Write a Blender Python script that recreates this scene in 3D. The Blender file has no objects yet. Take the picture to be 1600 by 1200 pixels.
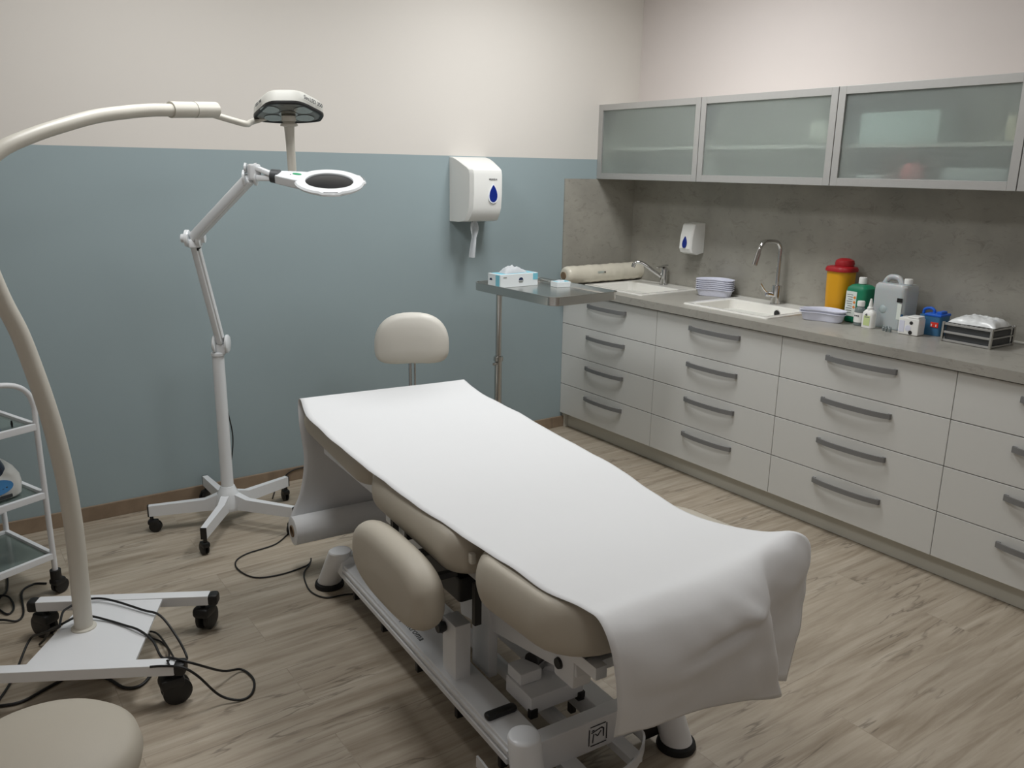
import bpy, bmesh, math, random
from mathutils import Vector, Matrix, noise
random.seed(4)
PI = math.pi
SC = bpy.context.scene
COL = SC.collection

# ------------------------------------------------------------------ camera
CAM = Vector((-3.7003, -3.9408, 1.5683))
yaw, pitch, roll, FPX = -0.616, -0.2523, 0.017, 1304.8753
cy, sy = math.cos(yaw), math.sin(yaw)
fw = Vector((-sy*math.cos(pitch), cy*math.cos(pitch), math.sin(pitch)))
rt = Vector((cy, sy, 0)); up = rt.cross(fw)
cr, sr = math.cos(roll), math.sin(roll)
RR = cr*rt + sr*up; UU = -sr*rt + cr*up
cam = bpy.data.cameras.new('camera'); camo = bpy.data.objects.new('camera', cam); COL.objects.link(camo)
cam.sensor_width = 36; cam.lens = FPX*36/1600; cam.clip_start = 0.02
M = Matrix((RR, UU, -fw)).transposed().to_4x4(); M.translation = CAM
camo.matrix_world = M
SC.camera = camo

# ------------------------------------------------------------------ light and exposure
w = bpy.data.worlds.new('world'); SC.world = w; w.use_nodes = True
w.node_tree.nodes['Background'].inputs[0].default_value = (.97, .98, 1, 1)
w.node_tree.nodes['Background'].inputs[1].default_value = 0.05
vs = SC.view_settings
vs.view_transform = 'Standard'; vs.look = 'None'; vs.gamma = 1; vs.use_curve_mapping = False
vs.exposure = 0.36
CEIL = 2.75
# ceiling panels: (x, y, size, watts)
PANELS = [(-1.15, -1.1, .6, 21), (-2.9, -1.2, .6, 15), (-1.5, -3.1, .6, 6), (-3.2, -4.4, .6, 4)]
def area(x, y, s, p):
    l = bpy.data.lights.new('ceiling_light', 'AREA'); l.shape = 'SQUARE'; l.size = s*.94; l.energy = p
    l.color = (.965, .985, 1)
    o = bpy.data.objects.new('ceiling_light', l); COL.objects.link(o); o.location = (x, y, CEIL-.035)
for a in PANELS: area(*a)

# ------------------------------------------------------------------ helpers
def new(): return bmesh.new()
def tag(o, label=None, cat=None, group=None, kind=None):
    if label: o['label'] = label
    if cat: o['category'] = cat
    if group: o['group'] = group
    if kind: o['kind'] = kind
    return o
def thing(name, label, cat, loc=(0, 0, 0), rotz=0, group=None):
    o = bpy.data.objects.new(name, None); COL.objects.link(o); o.empty_display_size = .05
    o.location = loc; o.rotation_euler = (0, 0, rotz)
    return tag(o, label, cat, group)
def obj(name, bm, m, parent=None, world=False, smooth=True, sharp=35, loc=None, label=None):
    me = bpy.data.meshes.new(name)
    bmesh.ops.recalc_face_normals(bm, faces=bm.faces)
    if world and parent is not None:
        r = parent
        while r.parent: r = r.parent
        bm.transform((Matrix.Translation(r.location) @ Matrix.Rotation(r.rotation_euler.z, 4, 'Z')).inverted())
    bm.to_mesh(me); bm.free()
    if smooth:
        me.polygons.foreach_set('use_smooth', [True]*len(me.polygons))
        me.set_sharp_from_angle(angle=math.radians(sharp))
    o = bpy.data.objects.new(name, me); COL.objects.link(o)
    if smooth and len(me.polygons) < 4000:
        wn = o.modifiers.new('weighted_normals', 'WEIGHTED_NORMAL'); wn.keep_sharp = True; wn.weight = 80
    for mm in (m if isinstance(m, (list, tuple)) else [m]): me.materials.append(mm)
    if parent: o.parent = parent
    if loc: o.location = loc
    if label: o['label'] = label
    return o
def objs(name, bm, m, parent, **kw):
    """one object for every separate piece in bm"""
    seen = set(); out = []
    for f0 in list(bm.faces):
        if f0 in seen: continue
        st = [f0]; isl = []; seen.add(f0)
        while st:
            f = st.pop(); isl.append(f)
            for v in f.verts:
                for g in v.link_faces:
                    if g not in seen: seen.add(g); st.append(g)
        nb = bmesh.new(); mp = {}
        for f in isl:
            for v in f.verts:
                if v not in mp: mp[v] = nb.verts.new(v.co)
        for f in isl:
            try: nb.faces.new([mp[v] for v in f.verts]).material_index = f.material_index
            except ValueError: pass
        out.append(obj(name, nb, m, parent, **kw))
    bm.free(); return out
def box(bm, c, s, R=None, bev=0, mi=0, seg=2):
    g = bmesh.ops.create_cube(bm, size=1)
    vs_ = g['verts']
    bmesh.ops.scale(bm, vec=s, verts=vs_)
    es = list({e for v in vs_ for e in v.link_edges})
    if bev > 0:
        r = bmesh.ops.bevel(bm, geom=es, offset=bev, segments=seg, affect='EDGES', profile=.5)
        vs_ = list({v for f in r['faces'] for v in f.verts} | {v for v in vs_ if v.is_valid})
    fs = {f for v in vs_ for f in v.link_faces}
    vs_ = list({v for f in fs for v in f.verts})
    for f in fs: f.material_index = mi
    if R is not None: bmesh.ops.transform(bm, matrix=R.to_4x4(), verts=vs_)
    bmesh.ops.translate(bm, vec=c, verts=vs_)
    return vs_
def bx(bm, a, b, bev=0, mi=0):
    return box(bm, [(a[i]+b[i])/2 for i in range(3)], [abs(b[i]-a[i]) for i in range(3)], bev=bev, mi=mi)
def frame_of(d):
    d = Vector(d).normalized()
    u = d.cross(Vector((0, 0, 1)))
    if u.length < 1e-4: u = Vector((1, 0, 0))
    u.normalize(); v = u.cross(d).normalized()
    return d, u, v
def ring(bm, c, u, v, r, n, r2=None):
    r2 = r if r2 is None else r2
    return [bm.verts.new(Vector(c)+u*math.cos(2*PI*i/n)*r+v*math.sin(2*PI*i/n)*r2) for i in range(n)]
def skin(bm, rings, closed=False, caps=True, mi=0):
    n = len(rings[0]); m = len(rings)
    for k in range(m if closed else m-1):
        a, b = rings[k], rings[(k+1) % m]
        for i in range(n):
            f = bm.faces.new((a[i], a[(i+1) % n], b[(i+1) % n], b[i])); f.material_index = mi
    if caps and not closed:
        for r in (rings[0], rings[-1]):
            try: bm.faces.new(r).material_index = mi
            except ValueError: pass
def cyl(bm, p, q, r1, r2=None, n=24, caps=True, mi=0):
    r2 = r1 if r2 is None else r2
    p, q = Vector(p), Vector(q); d, u, v = frame_of(q-p)
    skin(bm, [ring(bm, p, u, v, r1, n), ring(bm, q, u, v, r2, n)], caps=caps, mi=mi)
def lathe(bm, prof, c=(0, 0, 0), axis=(0, 0, 1), n=32, mi=0, caps=True):
    """prof: list of (radius, height along axis)"""
    d, u, v = frame_of(axis); c = Vector(c)
    skin(bm, [ring(bm, c+d*h, u, v, max(r, 1e-4), n) for r, h in prof], caps=caps, mi=mi)
def cat(pts, k=6, closed=False):
    P = [Vector(p) for p in pts]; n = len(P); out = []
    rng = range(n) if closed else range(n-1)
    for i in rng:
        p1, p2 = P[i], P[(i+1) % n]
        p0 = P[(i-1) % n] if (closed or i > 0) else p1*2-p2
        p3 = P[(i+2) % n] if (closed or i+2 < n) else p2*2-p1
        for j in range(k):
            t = j/k
            out.append(.5*((2*p1)+(p2-p0)*t+(2*p0-5*p1+4*p2-p3)*t*t+(3*p1-p0-3*p2+p3)*t**3))
    if not closed: out.append(P[-1])
    return out
def tube(bm, pts, r, n=12, closed=False, mi=0, sx=1, caps=True):
    P = [Vector(p) for p in pts]; m = len(P)
    rings = []; u = None
    for i in range(m):
        a = P[(i-1) % m] if (closed or i > 0) else P[i]
        b = P[(i+1) % m] if (closed or i < m-1) else P[i]
        d = (b-a).normalized()
        if u is None: d, u, v = frame_of(d)
        else:
            u = (u-d*u.dot(d))
            u = u.normalized() if u.length > 1e-6 else frame_of(d)[1]
            v = u.cross(d).normalized()
        rr = r(i/(m-1)) if callable(r) else r
        rings.append(ring(bm, P[i], u, v, rr*sx, n, rr))
    skin(bm, rings, closed=closed, mi=mi, caps=caps)
def prism(bm, poly, h0, h1, M4=None, mi=0, bev=0, seg=2):
    """poly in xy, extruded along z, then transformed"""
    a = [bm.verts.new((x, y, h0)) for x, y in poly]; b = [bm.verts.new((x, y, h1)) for x, y in poly]
    n = len(poly); fs = [bm.faces.new(a[::-1]), bm.faces.new(b)]
    for i in range(n): fs.append(bm.faces.new((a[i], a[(i+1) % n], b[(i+1) % n], b[i])))
    for f in fs: f.material_index = mi
    vs_ = a+b
    if bev:
        es = [e for e in fs[0].edges]+[e for e in fs[1].edges]
        r = bmesh.ops.bevel(bm, geom=es, offset=bev, segments=seg, affect='EDGES', profile=.5)
        allf = {f for f in r['faces']} | {f for f in fs if f.is_valid}
        vs_ = list({v for f in allf for v in f.verts})
        for v in vs_:
            for f in v.link_faces: f.material_index = mi
    if M4 is not None: bmesh.ops.transform(bm, matrix=M4, verts=vs_)
    return vs_
def rrect(hx, hy, r, k=5):
    out = []
    for cx_, cy_, a0 in ((hx-r, hy-r, 0), (-hx+r, hy-r, PI/2), (-hx+r, -hy+r, PI), (hx-r, -hy+r, 1.5*PI)):
        for i in range(k+1):
            a = a0+PI/2*i/k; out.append((cx_+r*math.cos(a), cy_+r*math.sin(a)))
    return out
def layered(bm, layers, mi=0, caps=True):
    """layers: list of lists of Vectors with the same length"""
    rings = [[bm.verts.new(p) for p in L] for L in layers]
    skin(bm, rings, mi=mi, caps=caps)
def basis(o, x, y, z):
    m = Matrix((Vector(x), Vector(y), Vector(z))).transposed().to_4x4(); m.translation = Vector(o); return m
def quadgrid(bm, G, mi=0):
    V = [[bm.verts.new(p) for p in r] for r in G]
    for i in range(len(V)-1):
        for j in range(len(V[0])-1):
            bm.faces.new((V[i][j], V[i][j+1], V[i+1][j+1], V[i+1][j])).material_index = mi
    return V
def text(name, s, size, M4, m, parent, depth=.0006, space=1.0):
    c = bpy.data.curves.new(name, 'FONT'); c.body = s; c.size = size; c.extrude = depth; c.align_x = 'CENTER'; c.align_y = 'CENTER'
    c.space_character = space; c.resolution_u = 3
    t = bpy.data.objects.new(name+'_tmp', c); COL.objects.link(t)
    dg = bpy.context.evaluated_depsgraph_get()
    me = bpy.data.meshes.new_from_object(t.evaluated_get(dg)); me.name = name
    bpy.data.objects.remove(t)
    me.transform(M4)
    o = bpy.data.objects.new(name, me); COL.objects.link(o); me.materials.clear(); me.materials.append(m)
    if parent: o.parent = parent
    return o
def toloc(parent, M4):
    return (Matrix.Translation(parent.location) @ Matrix.Rotation(parent.rotation_euler.z, 4, 'Z')).inverted() @ M4

# ------------------------------------------------------------------ materials
def lin(c):
    return tuple(((v/255)/12.92 if v/255 <= .04045 else ((v/255+.055)/1.055)**2.4) for v in c)+(1,)
def mat(name, rgb, rough=.5, metal=0, spec=.5, var=0, vscale=8, bump=0, bscale=200, coat=0, **kw):
    m = bpy.data.materials.new(name); m.use_nodes = True; nt = m.node_tree; N = nt.nodes; L = nt.links
    b = N['Principled BSDF']; c = lin(rgb) if max(rgb) > 1 else tuple(rgb)+(1,)
    b.inputs['Base Color'].default_value = c; b.inputs['Roughness'].default_value = rough
    b.inputs['Metallic'].default_value = metal; b.inputs['Specular IOR Level'].default_value = spec
    b.inputs['Coat Weight'].default_value = coat
    for k, v in kw.items(): b.inputs[k.replace('_', ' ')].default_value = v
    tc = N.new('ShaderNodeTexCoord')
    if var:
        n = N.new('ShaderNodeTexNoise'); n.inputs['Scale'].default_value = vscale; n.inputs['Detail'].default_value = 5
        L.new(tc.outputs['Object'], n.inputs['Vector'])
        r = N.new('ShaderNodeMapRange'); r.inputs[3].default_value = 1-var; r.inputs[4].default_value = 1+var
        L.new(n.outputs[0], r.inputs[0])
        mx = N.new('ShaderNodeVectorMath'); mx.operation = 'SCALE'; mx.inputs[0].default_value = c[:3]
        L.new(r.outputs[0], mx.inputs['Scale']); L.new(mx.outputs[0], b.inputs['Base Color'])
    if bump:
        n = N.new('ShaderNodeTexNoise'); n.inputs['Scale'].default_value = bscale; n.inputs['Detail'].default_value = 3
        L.new(tc.outputs['Object'], n.inputs['Vector'])
        bp = N.new('ShaderNodeBump'); bp.inputs['Strength'].default_value = bump; bp.inputs['Distance'].default_value = .002
        L.new(n.outputs[0], bp.inputs['Height']); L.new(bp.outputs[0], b.inputs['Normal'])
    return m
WHITE_LAC = mat('white_lacquer', (212, 212, 208), .3, var=.01, spec=.5)
CARCASS = mat('white_board', (215, 215, 208), .5, var=.01)
PLINTH = mat('plinth_board', (196, 194, 184), .4, var=.03)
ALU = mat('brushed_aluminium', (174, 173, 170), .45, .4, var=.04, vscale=60)
HANDLE = mat('handle_metal', (132, 132, 132), .5, .35, var=.03)
STEEL = mat('stainless_steel', (196, 195, 191), .24, 1, bump=.05, bscale=300)
CHROME = mat('chrome', (205, 205, 205), .08, 1, var=.01)
WPAINT = mat('white_powder_coat', (226, 228, 230), .35, var=.01)
CREAMP = mat('cream_powder_coat', (205, 201, 190), .38, var=.02)
WPLAS = mat('white_plastic', (232, 232, 228), .35, var=.01)
LAMPW = mat('glossy_white_plastic', (228, 231, 233), .22, coat=.3, var=.01)
BLACK = mat('black_plastic', (22, 22, 22), .45, var=.1)
RUBBER = mat('black_rubber', (16, 16, 16), .7, var=.1)
CABLE = mat('black_cable', (14, 14, 15), .45, var=.1)
BEIGE = mat('beige_vinyl', (184, 177, 163), .55, bump=.12, bscale=500, var=.015)
CREAM = mat('cream_vinyl', (224, 221, 212), .42, bump=.1, bscale=500, var=.01)
CERAM = mat('white_ceramic', (238, 236, 230), .12, coat=.5, var=.005)
PAPER = mat('white_paper', (224, 225, 226), .85, bump=.08, bscale=60, var=.008)
SHEEN = mat('plastic_film_roll', (214, 208, 192), .3, bump=.5, bscale=25, var=.05, vscale=20)
CARD = mat('brown_cardboard', (120, 100, 78), .8, var=.05)
DARKG = mat('dark_grey_plastic', (62, 64, 66), .45, var=.05)
BLUEP = mat('blue_window_plastic', (24, 44, 130), .15, var=.2, vscale=30)
YELLOW = mat('yellow_plastic', (214, 154, 18), .4, var=.02)
REDP = mat('red_plastic', (158, 24, 32), .4, var=.03)
GREEN = mat('green_plastic', (20, 118, 84), .4, var=.03)
LABEL = mat('printed_label', (214, 220, 212), .6, var=.03, vscale=80)
INK = mat('dark_print', (40, 42, 48), .7, var=.05)
GREYINK = mat('grey_print', (120, 124, 120), .7, var=.1)
ORANGE = mat('orange_print', (220, 130, 50), .6, var=.05)
LIME = mat('pale_green_print', (196, 212, 150), .6, var=.05)
JERRY = mat('translucent_plastic', (178, 184, 185), .35, var=.03, Subsurface_Weight=.3)
CLEARB = mat('clear_liquid_bottle', (170, 180, 180), .12, Transmission_Weight=.6, IOR=1.35, var=.01)
LAV = mat('pale_lavender_plastic', (214, 216, 230), .4, var=.01)
BLUEBOX = mat('blue_box', (58, 108, 146), .45, var=.05)
BLUELID = mat('bright_blue_plastic', (28, 96, 200), .4, var=.05)
SKYC = mat('light_blue_card', (120, 190, 208), .6, var=.03)
NAVY = mat('navy_print', (20, 36, 74), .6, var=.05)
TISSUE = mat('white_tissue', (238, 240, 242), .9, bump=.3, bscale=80, var=.01)
BAG = mat('clear_plastic_bag', (224, 226, 226), .25, bump=.6, bscale=40, var=.03)
DEVB = mat('blue_dome_plastic', (14, 32, 66), .12, coat=.5, var=.1)
PANELB = mat('blue_control_panel', (70, 132, 186), .4, var=.05)
LENS = mat('dark_lens_glass', (30, 31, 33), .3, spec=.25, var=.02)
GREENL = mat('green_button', (40, 150, 100), .4, var=.05)
REFL = mat('reflector', (196, 196, 190), .25, .8, var=.03)
LGLASS = mat('lamp_glass', (118, 120, 116), .2, .1, var=.1, vscale=30)
CEILM = mat('ceiling_paint', (228, 224, 216), .9, var=.01)
WALLP = mat('wall_paint', (208, 200, 196), .9, var=.01, bump=.05, bscale=250)
def shelf_glass():
    m = bpy.data.materials.new('grey_shelf_glass'); m.use_nodes = True; nt = m.node_tree; b = nt.nodes['Principled BSDF']
    b.inputs['Base Color'].default_value = lin((150, 165, 160)); b.inputs['Roughness'].default_value = .12
    b.inputs['Transmission Weight'].default_value = .55
    n = nt.nodes.new('ShaderNodeTexNoise'); n.inputs['Scale'].default_value = 5
    r = nt.nodes.new('ShaderNodeMapRange'); r.inputs[3].default_value = .1; r.inputs[4].default_value = .16
    nt.links.new(n.outputs[0], r.inputs[0]); nt.links.new(r.outputs[0], b.inputs['Roughness'])
    return m
SHGLASS = shelf_glass()
def frosted():
    m = bpy.data.materials.new('frosted_glass'); m.use_nodes = True; nt = m.node_tree; N = nt.nodes; L = nt.links
    N.remove(N['Principled BSDF']); out = N['Material Output']
    re = N.new('ShaderNodeBsdfRefraction'); re.inputs['Color'].default_value = (.97, 1, .985, 1); re.inputs['Roughness'].default_value = .18; re.inputs['IOR'].default_value = 1.15
    tr = N.new('ShaderNodeBsdfTranslucent'); tr.inputs['Color'].default_value = (.82, .86, .84, 1)
    df = N.new('ShaderNodeBsdfDiffuse'); df.inputs['Color'].default_value = (.58, .62, .605, 1)
    gl = N.new('ShaderNodeBsdfGlossy'); gl.inputs['Roughness'].default_value = .35; gl.inputs['Color'].default_value = (.9, .95, .93, 1)
    n = N.new('ShaderNodeTexNoise'); n.inputs['Scale'].default_value = 3
    r = N.new('ShaderNodeMapRange'); r.inputs[3].default_value = .2; r.inputs[4].default_value = .24
    L.new(n.outputs[0], r.inputs[0]); L.new(r.outputs[0], re.inputs['Roughness'])
    m1 = N.new('ShaderNodeMixShader'); m1.inputs[0].default_value = .4; L.new(tr.outputs[0], m1.inputs[1]); L.new(df.outputs[0], m1.inputs[2])
    m2 = N.new('ShaderNodeMixShader'); m2.inputs[0].default_value = .34; L.new(re.outputs[0], m2.inputs[1]); L.new(m1.outputs[0], m2.inputs[2])
    m3 = N.new('ShaderNodeMixShader'); m3.inputs[0].default_value = .06; L.new(m2.outputs[0], m3.inputs[1]); L.new(gl.outputs[0], m3.inputs[2])
    L.new(m3.outputs[0], out.inputs[0]); return m
FROST = frosted()
def emit(name, col, s):
    m = bpy.data.materials.new(name); m.use_nodes = True; b = m.node_tree.nodes['Principled BSDF']
    b.inputs['Emission Color'].default_value = col; b.inputs['Emission Strength'].default_value = s; return m
GLOW = emit('lit_diffuser', (1, .95, .88, 1), 1.5)
def two_tone():
    m = mat('two_tone_wall_paint', (226, 219, 211), .85); nt = m.node_tree; N = nt.nodes; L = nt.links; b = N['Principled BSDF']
    g = N.new('ShaderNodeNewGeometry'); s = N.new('ShaderNodeSeparateXYZ'); L.new(g.outputs['Position'], s.inputs[0])
    c = N.new('ShaderNodeMath'); c.operation = 'GREATER_THAN'; c.inputs[1].default_value = 1.6295; L.new(s.outputs['Z'], c.inputs[0])
    n = N.new('ShaderNodeTexNoise'); n.inputs['Scale'].default_value = 3; n.inputs['Detail'].default_value = 6; L.new(g.outputs['Position'], n.inputs['Vector'])
    mx = N.new('ShaderNodeMix'); mx.data_type = 'RGBA'; mx.inputs[6].default_value = lin((146, 161, 165)); mx.inputs[7].default_value = lin((151, 166, 169)); L.new(n.outputs[0], mx.inputs[0])
    m2 = N.new('ShaderNodeMix'); m2.data_type = 'RGBA'; L.new(c.outputs[0], m2.inputs[0]); L.new(mx.outputs[2], m2.inputs[6]); m2.inputs[7].default_value = lin((214, 209, 202))
    L.new(m2.outputs[2], b.inputs['Base Color'])
    n2 = N.new('ShaderNodeTexNoise'); n2.inputs['Scale'].default_value = 220; L.new(g.outputs['Position'], n2.inputs['Vector'])
    bp = N.new('ShaderNodeBump'); bp.inputs['Strength'].default_value = .06; bp.inputs['Distance'].default_value = .002; L.new(n2.outputs[0], bp.inputs['Height']); L.new(bp.outputs[0], b.inputs['Normal'])
    return m
def wood(name, base, dark, light, plank=(1.28, .192), rough=.45, streak=1.0):
    m = mat(name, base, rough); nt = m.node_tree; N = nt.nodes; L = nt.links; b = N['Principled BSDF']
    g = N.new('ShaderNodeNewGeometry')
    mp = N.new('ShaderNodeMapping'); mp.inputs['Location'].default_value = (.35, .06, 0); L.new(g.outputs['Position'], mp.inputs[0])
    br = N.new('ShaderNodeTexBrick'); br.offset = .37; br.inputs['Scale'].default_value = 1; br.inputs['Brick Width'].default_value = plank[0]; br.inputs['Row Height'].default_value = plank[1]
    br.inputs['Mortar Size'].default_value = .0012; br.inputs['Mortar Smooth'].default_value = .3; br.inputs['Bias'].default_value = 0
    br.inputs['Color1'].default_value = (0, 0, 0, 1); br.inputs['Color2'].default_value = (1, 1, 1, 1); L.new(mp.outputs[0], br.inputs['Vector'])
    # per-plank offset of the grain
    vm = N.new('ShaderNodeVectorMath'); vm.operation = 'SCALE'; vm.inputs['Scale'].default_value = 7; L.new(br.outputs['Color'], vm.inputs[0])
    ad = N.new('ShaderNodeVectorMath'); L.new(g.outputs['Position'], ad.inputs[0]); L.new(vm.outputs[0], ad.inputs[1])
    m2 = N.new('ShaderNodeMapping'); m2.inputs['Rotation'].default_value = (0, 0, math.radians(8)); m2.inputs['Scale'].default_value = (1.3, 17, 1); L.new(ad.outputs[0], m2.inputs[0])
    n1 = N.new('ShaderNodeTexNoise'); n1.inputs['Scale'].default_value = 1.6; n1.inputs['Detail'].default_value = 8; n1.inputs['Roughness'].default_value = .62; n1.inputs['Distortion'].default_value = .5; L.new(m2.outputs[0], n1.inputs['Vector'])
    r1 = N.new('ShaderNodeValToRGB'); e = r1.color_ramp.elements
    e[0].position = .3; e[0].color = lin(dark); e[1].position = .72; e[1].color = lin(light)
    x = r1.color_ramp.elements.new(.5); x.color = lin(base); L.new(n1.outputs[0], r1.inputs[0])
    # dark cracks
    m3 = N.new('ShaderNodeMapping'); m3.inputs['Rotation'].default_value = (0, 0, math.radians(10)); m3.inputs['Scale'].default_value = (2.2, 26, 1); m3.inputs['Location'].default_value = (4, 2, 0); L.new(ad.outputs[0], m3.inputs[0])
    n3 = N.new('ShaderNodeTexNoise'); n3.inputs['Scale'].default_value = 1.3; n3.inputs['Detail'].default_value = 6; n3.inputs['Roughness'].default_value = .55; n3.inputs['Distortion'].default_value = 1.1; L.new(m3.outputs[0], n3.inputs['Vector'])
    m3.inputs['Scale'].default_value = (1.9, 15, 1); n3.inputs['Distortion'].default_value = .35; n3.inputs['Detail'].default_value = 3
    c1 = N.new('ShaderNodeMath'); c1.operation = 'SUBTRACT'; c1.inputs[1].default_value = .5; L.new(n3.outputs[0], c1.inputs[0])
    c2 = N.new('ShaderNodeMath'); c2.operation = 'ABSOLUTE'; L.new(c1.outputs[0], c2.inputs[0])
    c3 = N.new('ShaderNodeMapRange'); c3.inputs[1].default_value = .004; c3.inputs[2].default_value = .028; c3.inputs[3].default_value = 1; c3.inputs[4].default_value = 0; L.new(c2.outputs[0], c3.inputs[0])
    m6 = N.new('ShaderNodeMapping'); m6.inputs['Rotation'].default_value = (0, 0, math.radians(10)); m6.inputs['Scale'].default_value = (2.2, 7, 1); m6.inputs['Location'].default_value = (1, 5, 0); L.new(ad.outputs[0], m6.inputs[0])
    n6 = N.new('ShaderNodeTexNoise'); n6.inputs['Scale'].default_value = 1.1; n6.inputs['Detail'].default_value = 2; L.new(m6.outputs[0], n6.inputs['Vector'])
    c6 = N.new('ShaderNodeMapRange'); c6.inputs[1].default_value = .52; c6.inputs[2].default_value = .62; L.new(n6.outputs[0], c6.inputs[0])
    r3 = N.new('ShaderNodeMath'); r3.operation = 'MULTIPLY'; L.new(c3.outputs[0], r3.inputs[0]); L.new(c6.outputs[0], r3.inputs[1])
    # broad tone
    n4 = N.new('ShaderNodeTexNoise'); n4.inputs['Scale'].default_value = 2.3; L.new(ad.outputs[0], n4.inputs['Vector'])
    mr = N.new('ShaderNodeMapRange'); mr.inputs[3].default_value = .84; mr.inputs[4].default_value = 1.14; L.new(n4.outputs[0], mr.inputs[0])
    sc = N.new('ShaderNodeVectorMath'); sc.operation = 'SCALE'; L.new(r1.outputs[0], sc.inputs[0]); L.new(mr.outputs[0], sc.inputs['Scale'])
    k = N.new('ShaderNodeMath'); k.operation = 'MULTIPLY'; k.inputs[1].default_value = .46*streak; L.new(r3.outputs[0], k.inputs[0])
    x1 = N.new('ShaderNodeMix'); x1.data_type = 'RGBA'; L.new(k.outputs[0], x1.inputs[0]); L.new(sc.outputs[0], x1.inputs[6]); x1.inputs[7].default_value = lin((74, 64, 52))
    k2 = N.new('ShaderNodeMath'); k2.operation = 'MULTIPLY'; k2.inputs[1].default_value = .22; L.new(br.outputs['Fac'], k2.inputs[0])
    x2 = N.new('ShaderNodeMix'); x2.data_type = 'RGBA'; L.new(k2.outputs[0], x2.inputs[0]); L.new(x1.outputs[2], x2.inputs[6]); x2.inputs[7].default_value = lin((80, 70, 58))
    L.new(x2.outputs[2], b.inputs['Base Color'])
    bp = N.new('ShaderNodeBump'); bp.inputs['Strength'].default_value = .12; bp.inputs['Distance'].default_value = .002; L.new(n1.outputs[0], bp.inputs['Height']); L.new(bp.outputs[0], b.inputs['Normal'])
    return m
FLOORM = wood('grey_oak_laminate', (168, 156, 139), (142, 129, 111), (186, 176, 160), streak=1.15)
SKIRT = wood('brown_oak_skirting', (146, 128, 108), (120, 102, 84), (162, 146, 124), plank=(2.6, 5), streak=.5)
def concrete(name, base, amp, rough=.5):
    m = mat(name, base, rough); nt = m.node_tree; N = nt.nodes; L = nt.links; b = N['Principled BSDF']; g = N.new('ShaderNodeNewGeometry')
    n1 = N.new('ShaderNodeTexNoise'); n1.inputs['Scale'].default_value = 2.6; n1.inputs['Detail'].default_value = 7; n1.inputs['Roughness'].default_value = .62; L.new(g.outputs['Position'], n1.inputs['Vector'])
    mp = N.new('ShaderNodeMapping'); mp.inputs['Scale'].default_value = (1, 1, 1.9); L.new(g.outputs['Position'], mp.inputs[0])
    n2 = N.new('ShaderNodeTexNoise'); n2.inputs['Scale'].default_value = 11; n2.inputs['Detail'].default_value = 9; n2.inputs['Roughness'].default_value = .75; n2.inputs['Distortion'].default_value = 1.2; L.new(mp.outputs[0], n2.inputs['Vector'])
    r1 = N.new('ShaderNodeValToRGB'); e = r1.color_ramp.elements
    b0 = [v*(1-amp) for v in base]; b1 = [min(255, v*(1+amp)) for v in base]
    e[0].position = .3; e[0].color = lin(b0); e[1].position = .7; e[1].color = lin(b1); L.new(n1.outputs[0], r1.inputs[0])
    r2 = N.new('ShaderNodeValToRGB'); e = r2.color_ramp.elements; e[0].position = .27; e[0].color = (.62, .61, .59, 1); e[1].position = .46; e[1].color = (1, 1, 1, 1)
    z = r2.color_ramp.elements.new(.74); z.color = (1.0, 1.0, 1.0, 1); L.new(n2.outputs[0], r2.inputs[0])
    mx = N.new('ShaderNodeMix'); mx.data_type = 'RGBA'; mx.blend_type = 'MULTIPLY'; mx.inputs[0].default_value = 1; L.new(r1.outputs[0], mx.inputs[6]); L.new(r2.outputs[0], mx.inputs[7])
    L.new(mx.outputs[2], b.inputs['Base Color']); return m
CONC = concrete('concrete_look_laminate', (153, 150, 141), .09)
TOPM = concrete('concrete_look_worktop', (160, 157, 149), .05, .35)

# ------------------------------------------------------------------ room
XL, YF = -4.75, -5.6
def struct(name, bm, m): return tag(obj(name, bm, m, smooth=False), kind='structure')
b = new(); bx(b, (XL-.1, YF-.1, -.1), (.1, .1, 0)); struct('floor', b, FLOORM)
b = new(); bx(b, (XL-.1, YF-.1, CEIL), (.1, .1, CEIL+.1)); struct('ceiling', b, CEILM)
b = new(); bx(b, (XL, 0, 0), (0, .1, CEIL)); struct('wall_back', b, two_tone())
b = new(); bx(b, (0, YF, 0), (.1, .1, CEIL)); struct('wall_right', b, WALLP)
b = new(); bx(b, (XL-.1, YF, 0), (XL, .1, CEIL)); struct('wall_left', b, WALLP)
b = new(); bx(b, (XL, YF-.1, 0), (0, YF, CEIL)); struct('wall_front', b, WALLP)
b = new(); bx(b, (XL, -.014, 0), (-.5, 0, .068), bev=.002); struct('baseboard_back', b, SKIRT)
b = new(); bx(b, (XL, YF, 0), (XL+.014, -.014, .068), bev=.002); struct('baseboard_left', b, SKIRT)
for i, (x, y, s, p) in enumerate(PANELS):
    t = thing('ceiling_panel_light', 'square lit ceiling panel near '+['the cabinet wall', 'the standing lamps', 'the foot of the table', 'the entrance'][i], 'ceiling light', (x, y, CEIL), group='square ceiling panels')
    b = new()
    for a in ((-1, 0), (1, 0), (0, -1), (0, 1)):
        cx_, cy_ = a[0]*(s/2-.008), a[1]*(s/2-.008)
        box(b, (cx_, cy_, -.012), (.016 if a[0] else s, .016 if a[1] else s, .024))
    obj('frame', b, WPAINT, t)
    b = new(); box(b, (0, 0, -.006), (s-.03, s-.03, .006)); obj('diffuser', b, GLOW, t)

# backsplash panels
b = new(); bx(b, (-.01, -3.25, .9), (0, 0, 1.53)); struct('trim_1', b, CONC)
b = new(); bx(b, (-.56, -.01, .899), (-.01, 0, 1.517)); struct('trim_2', b, CONC)

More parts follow.
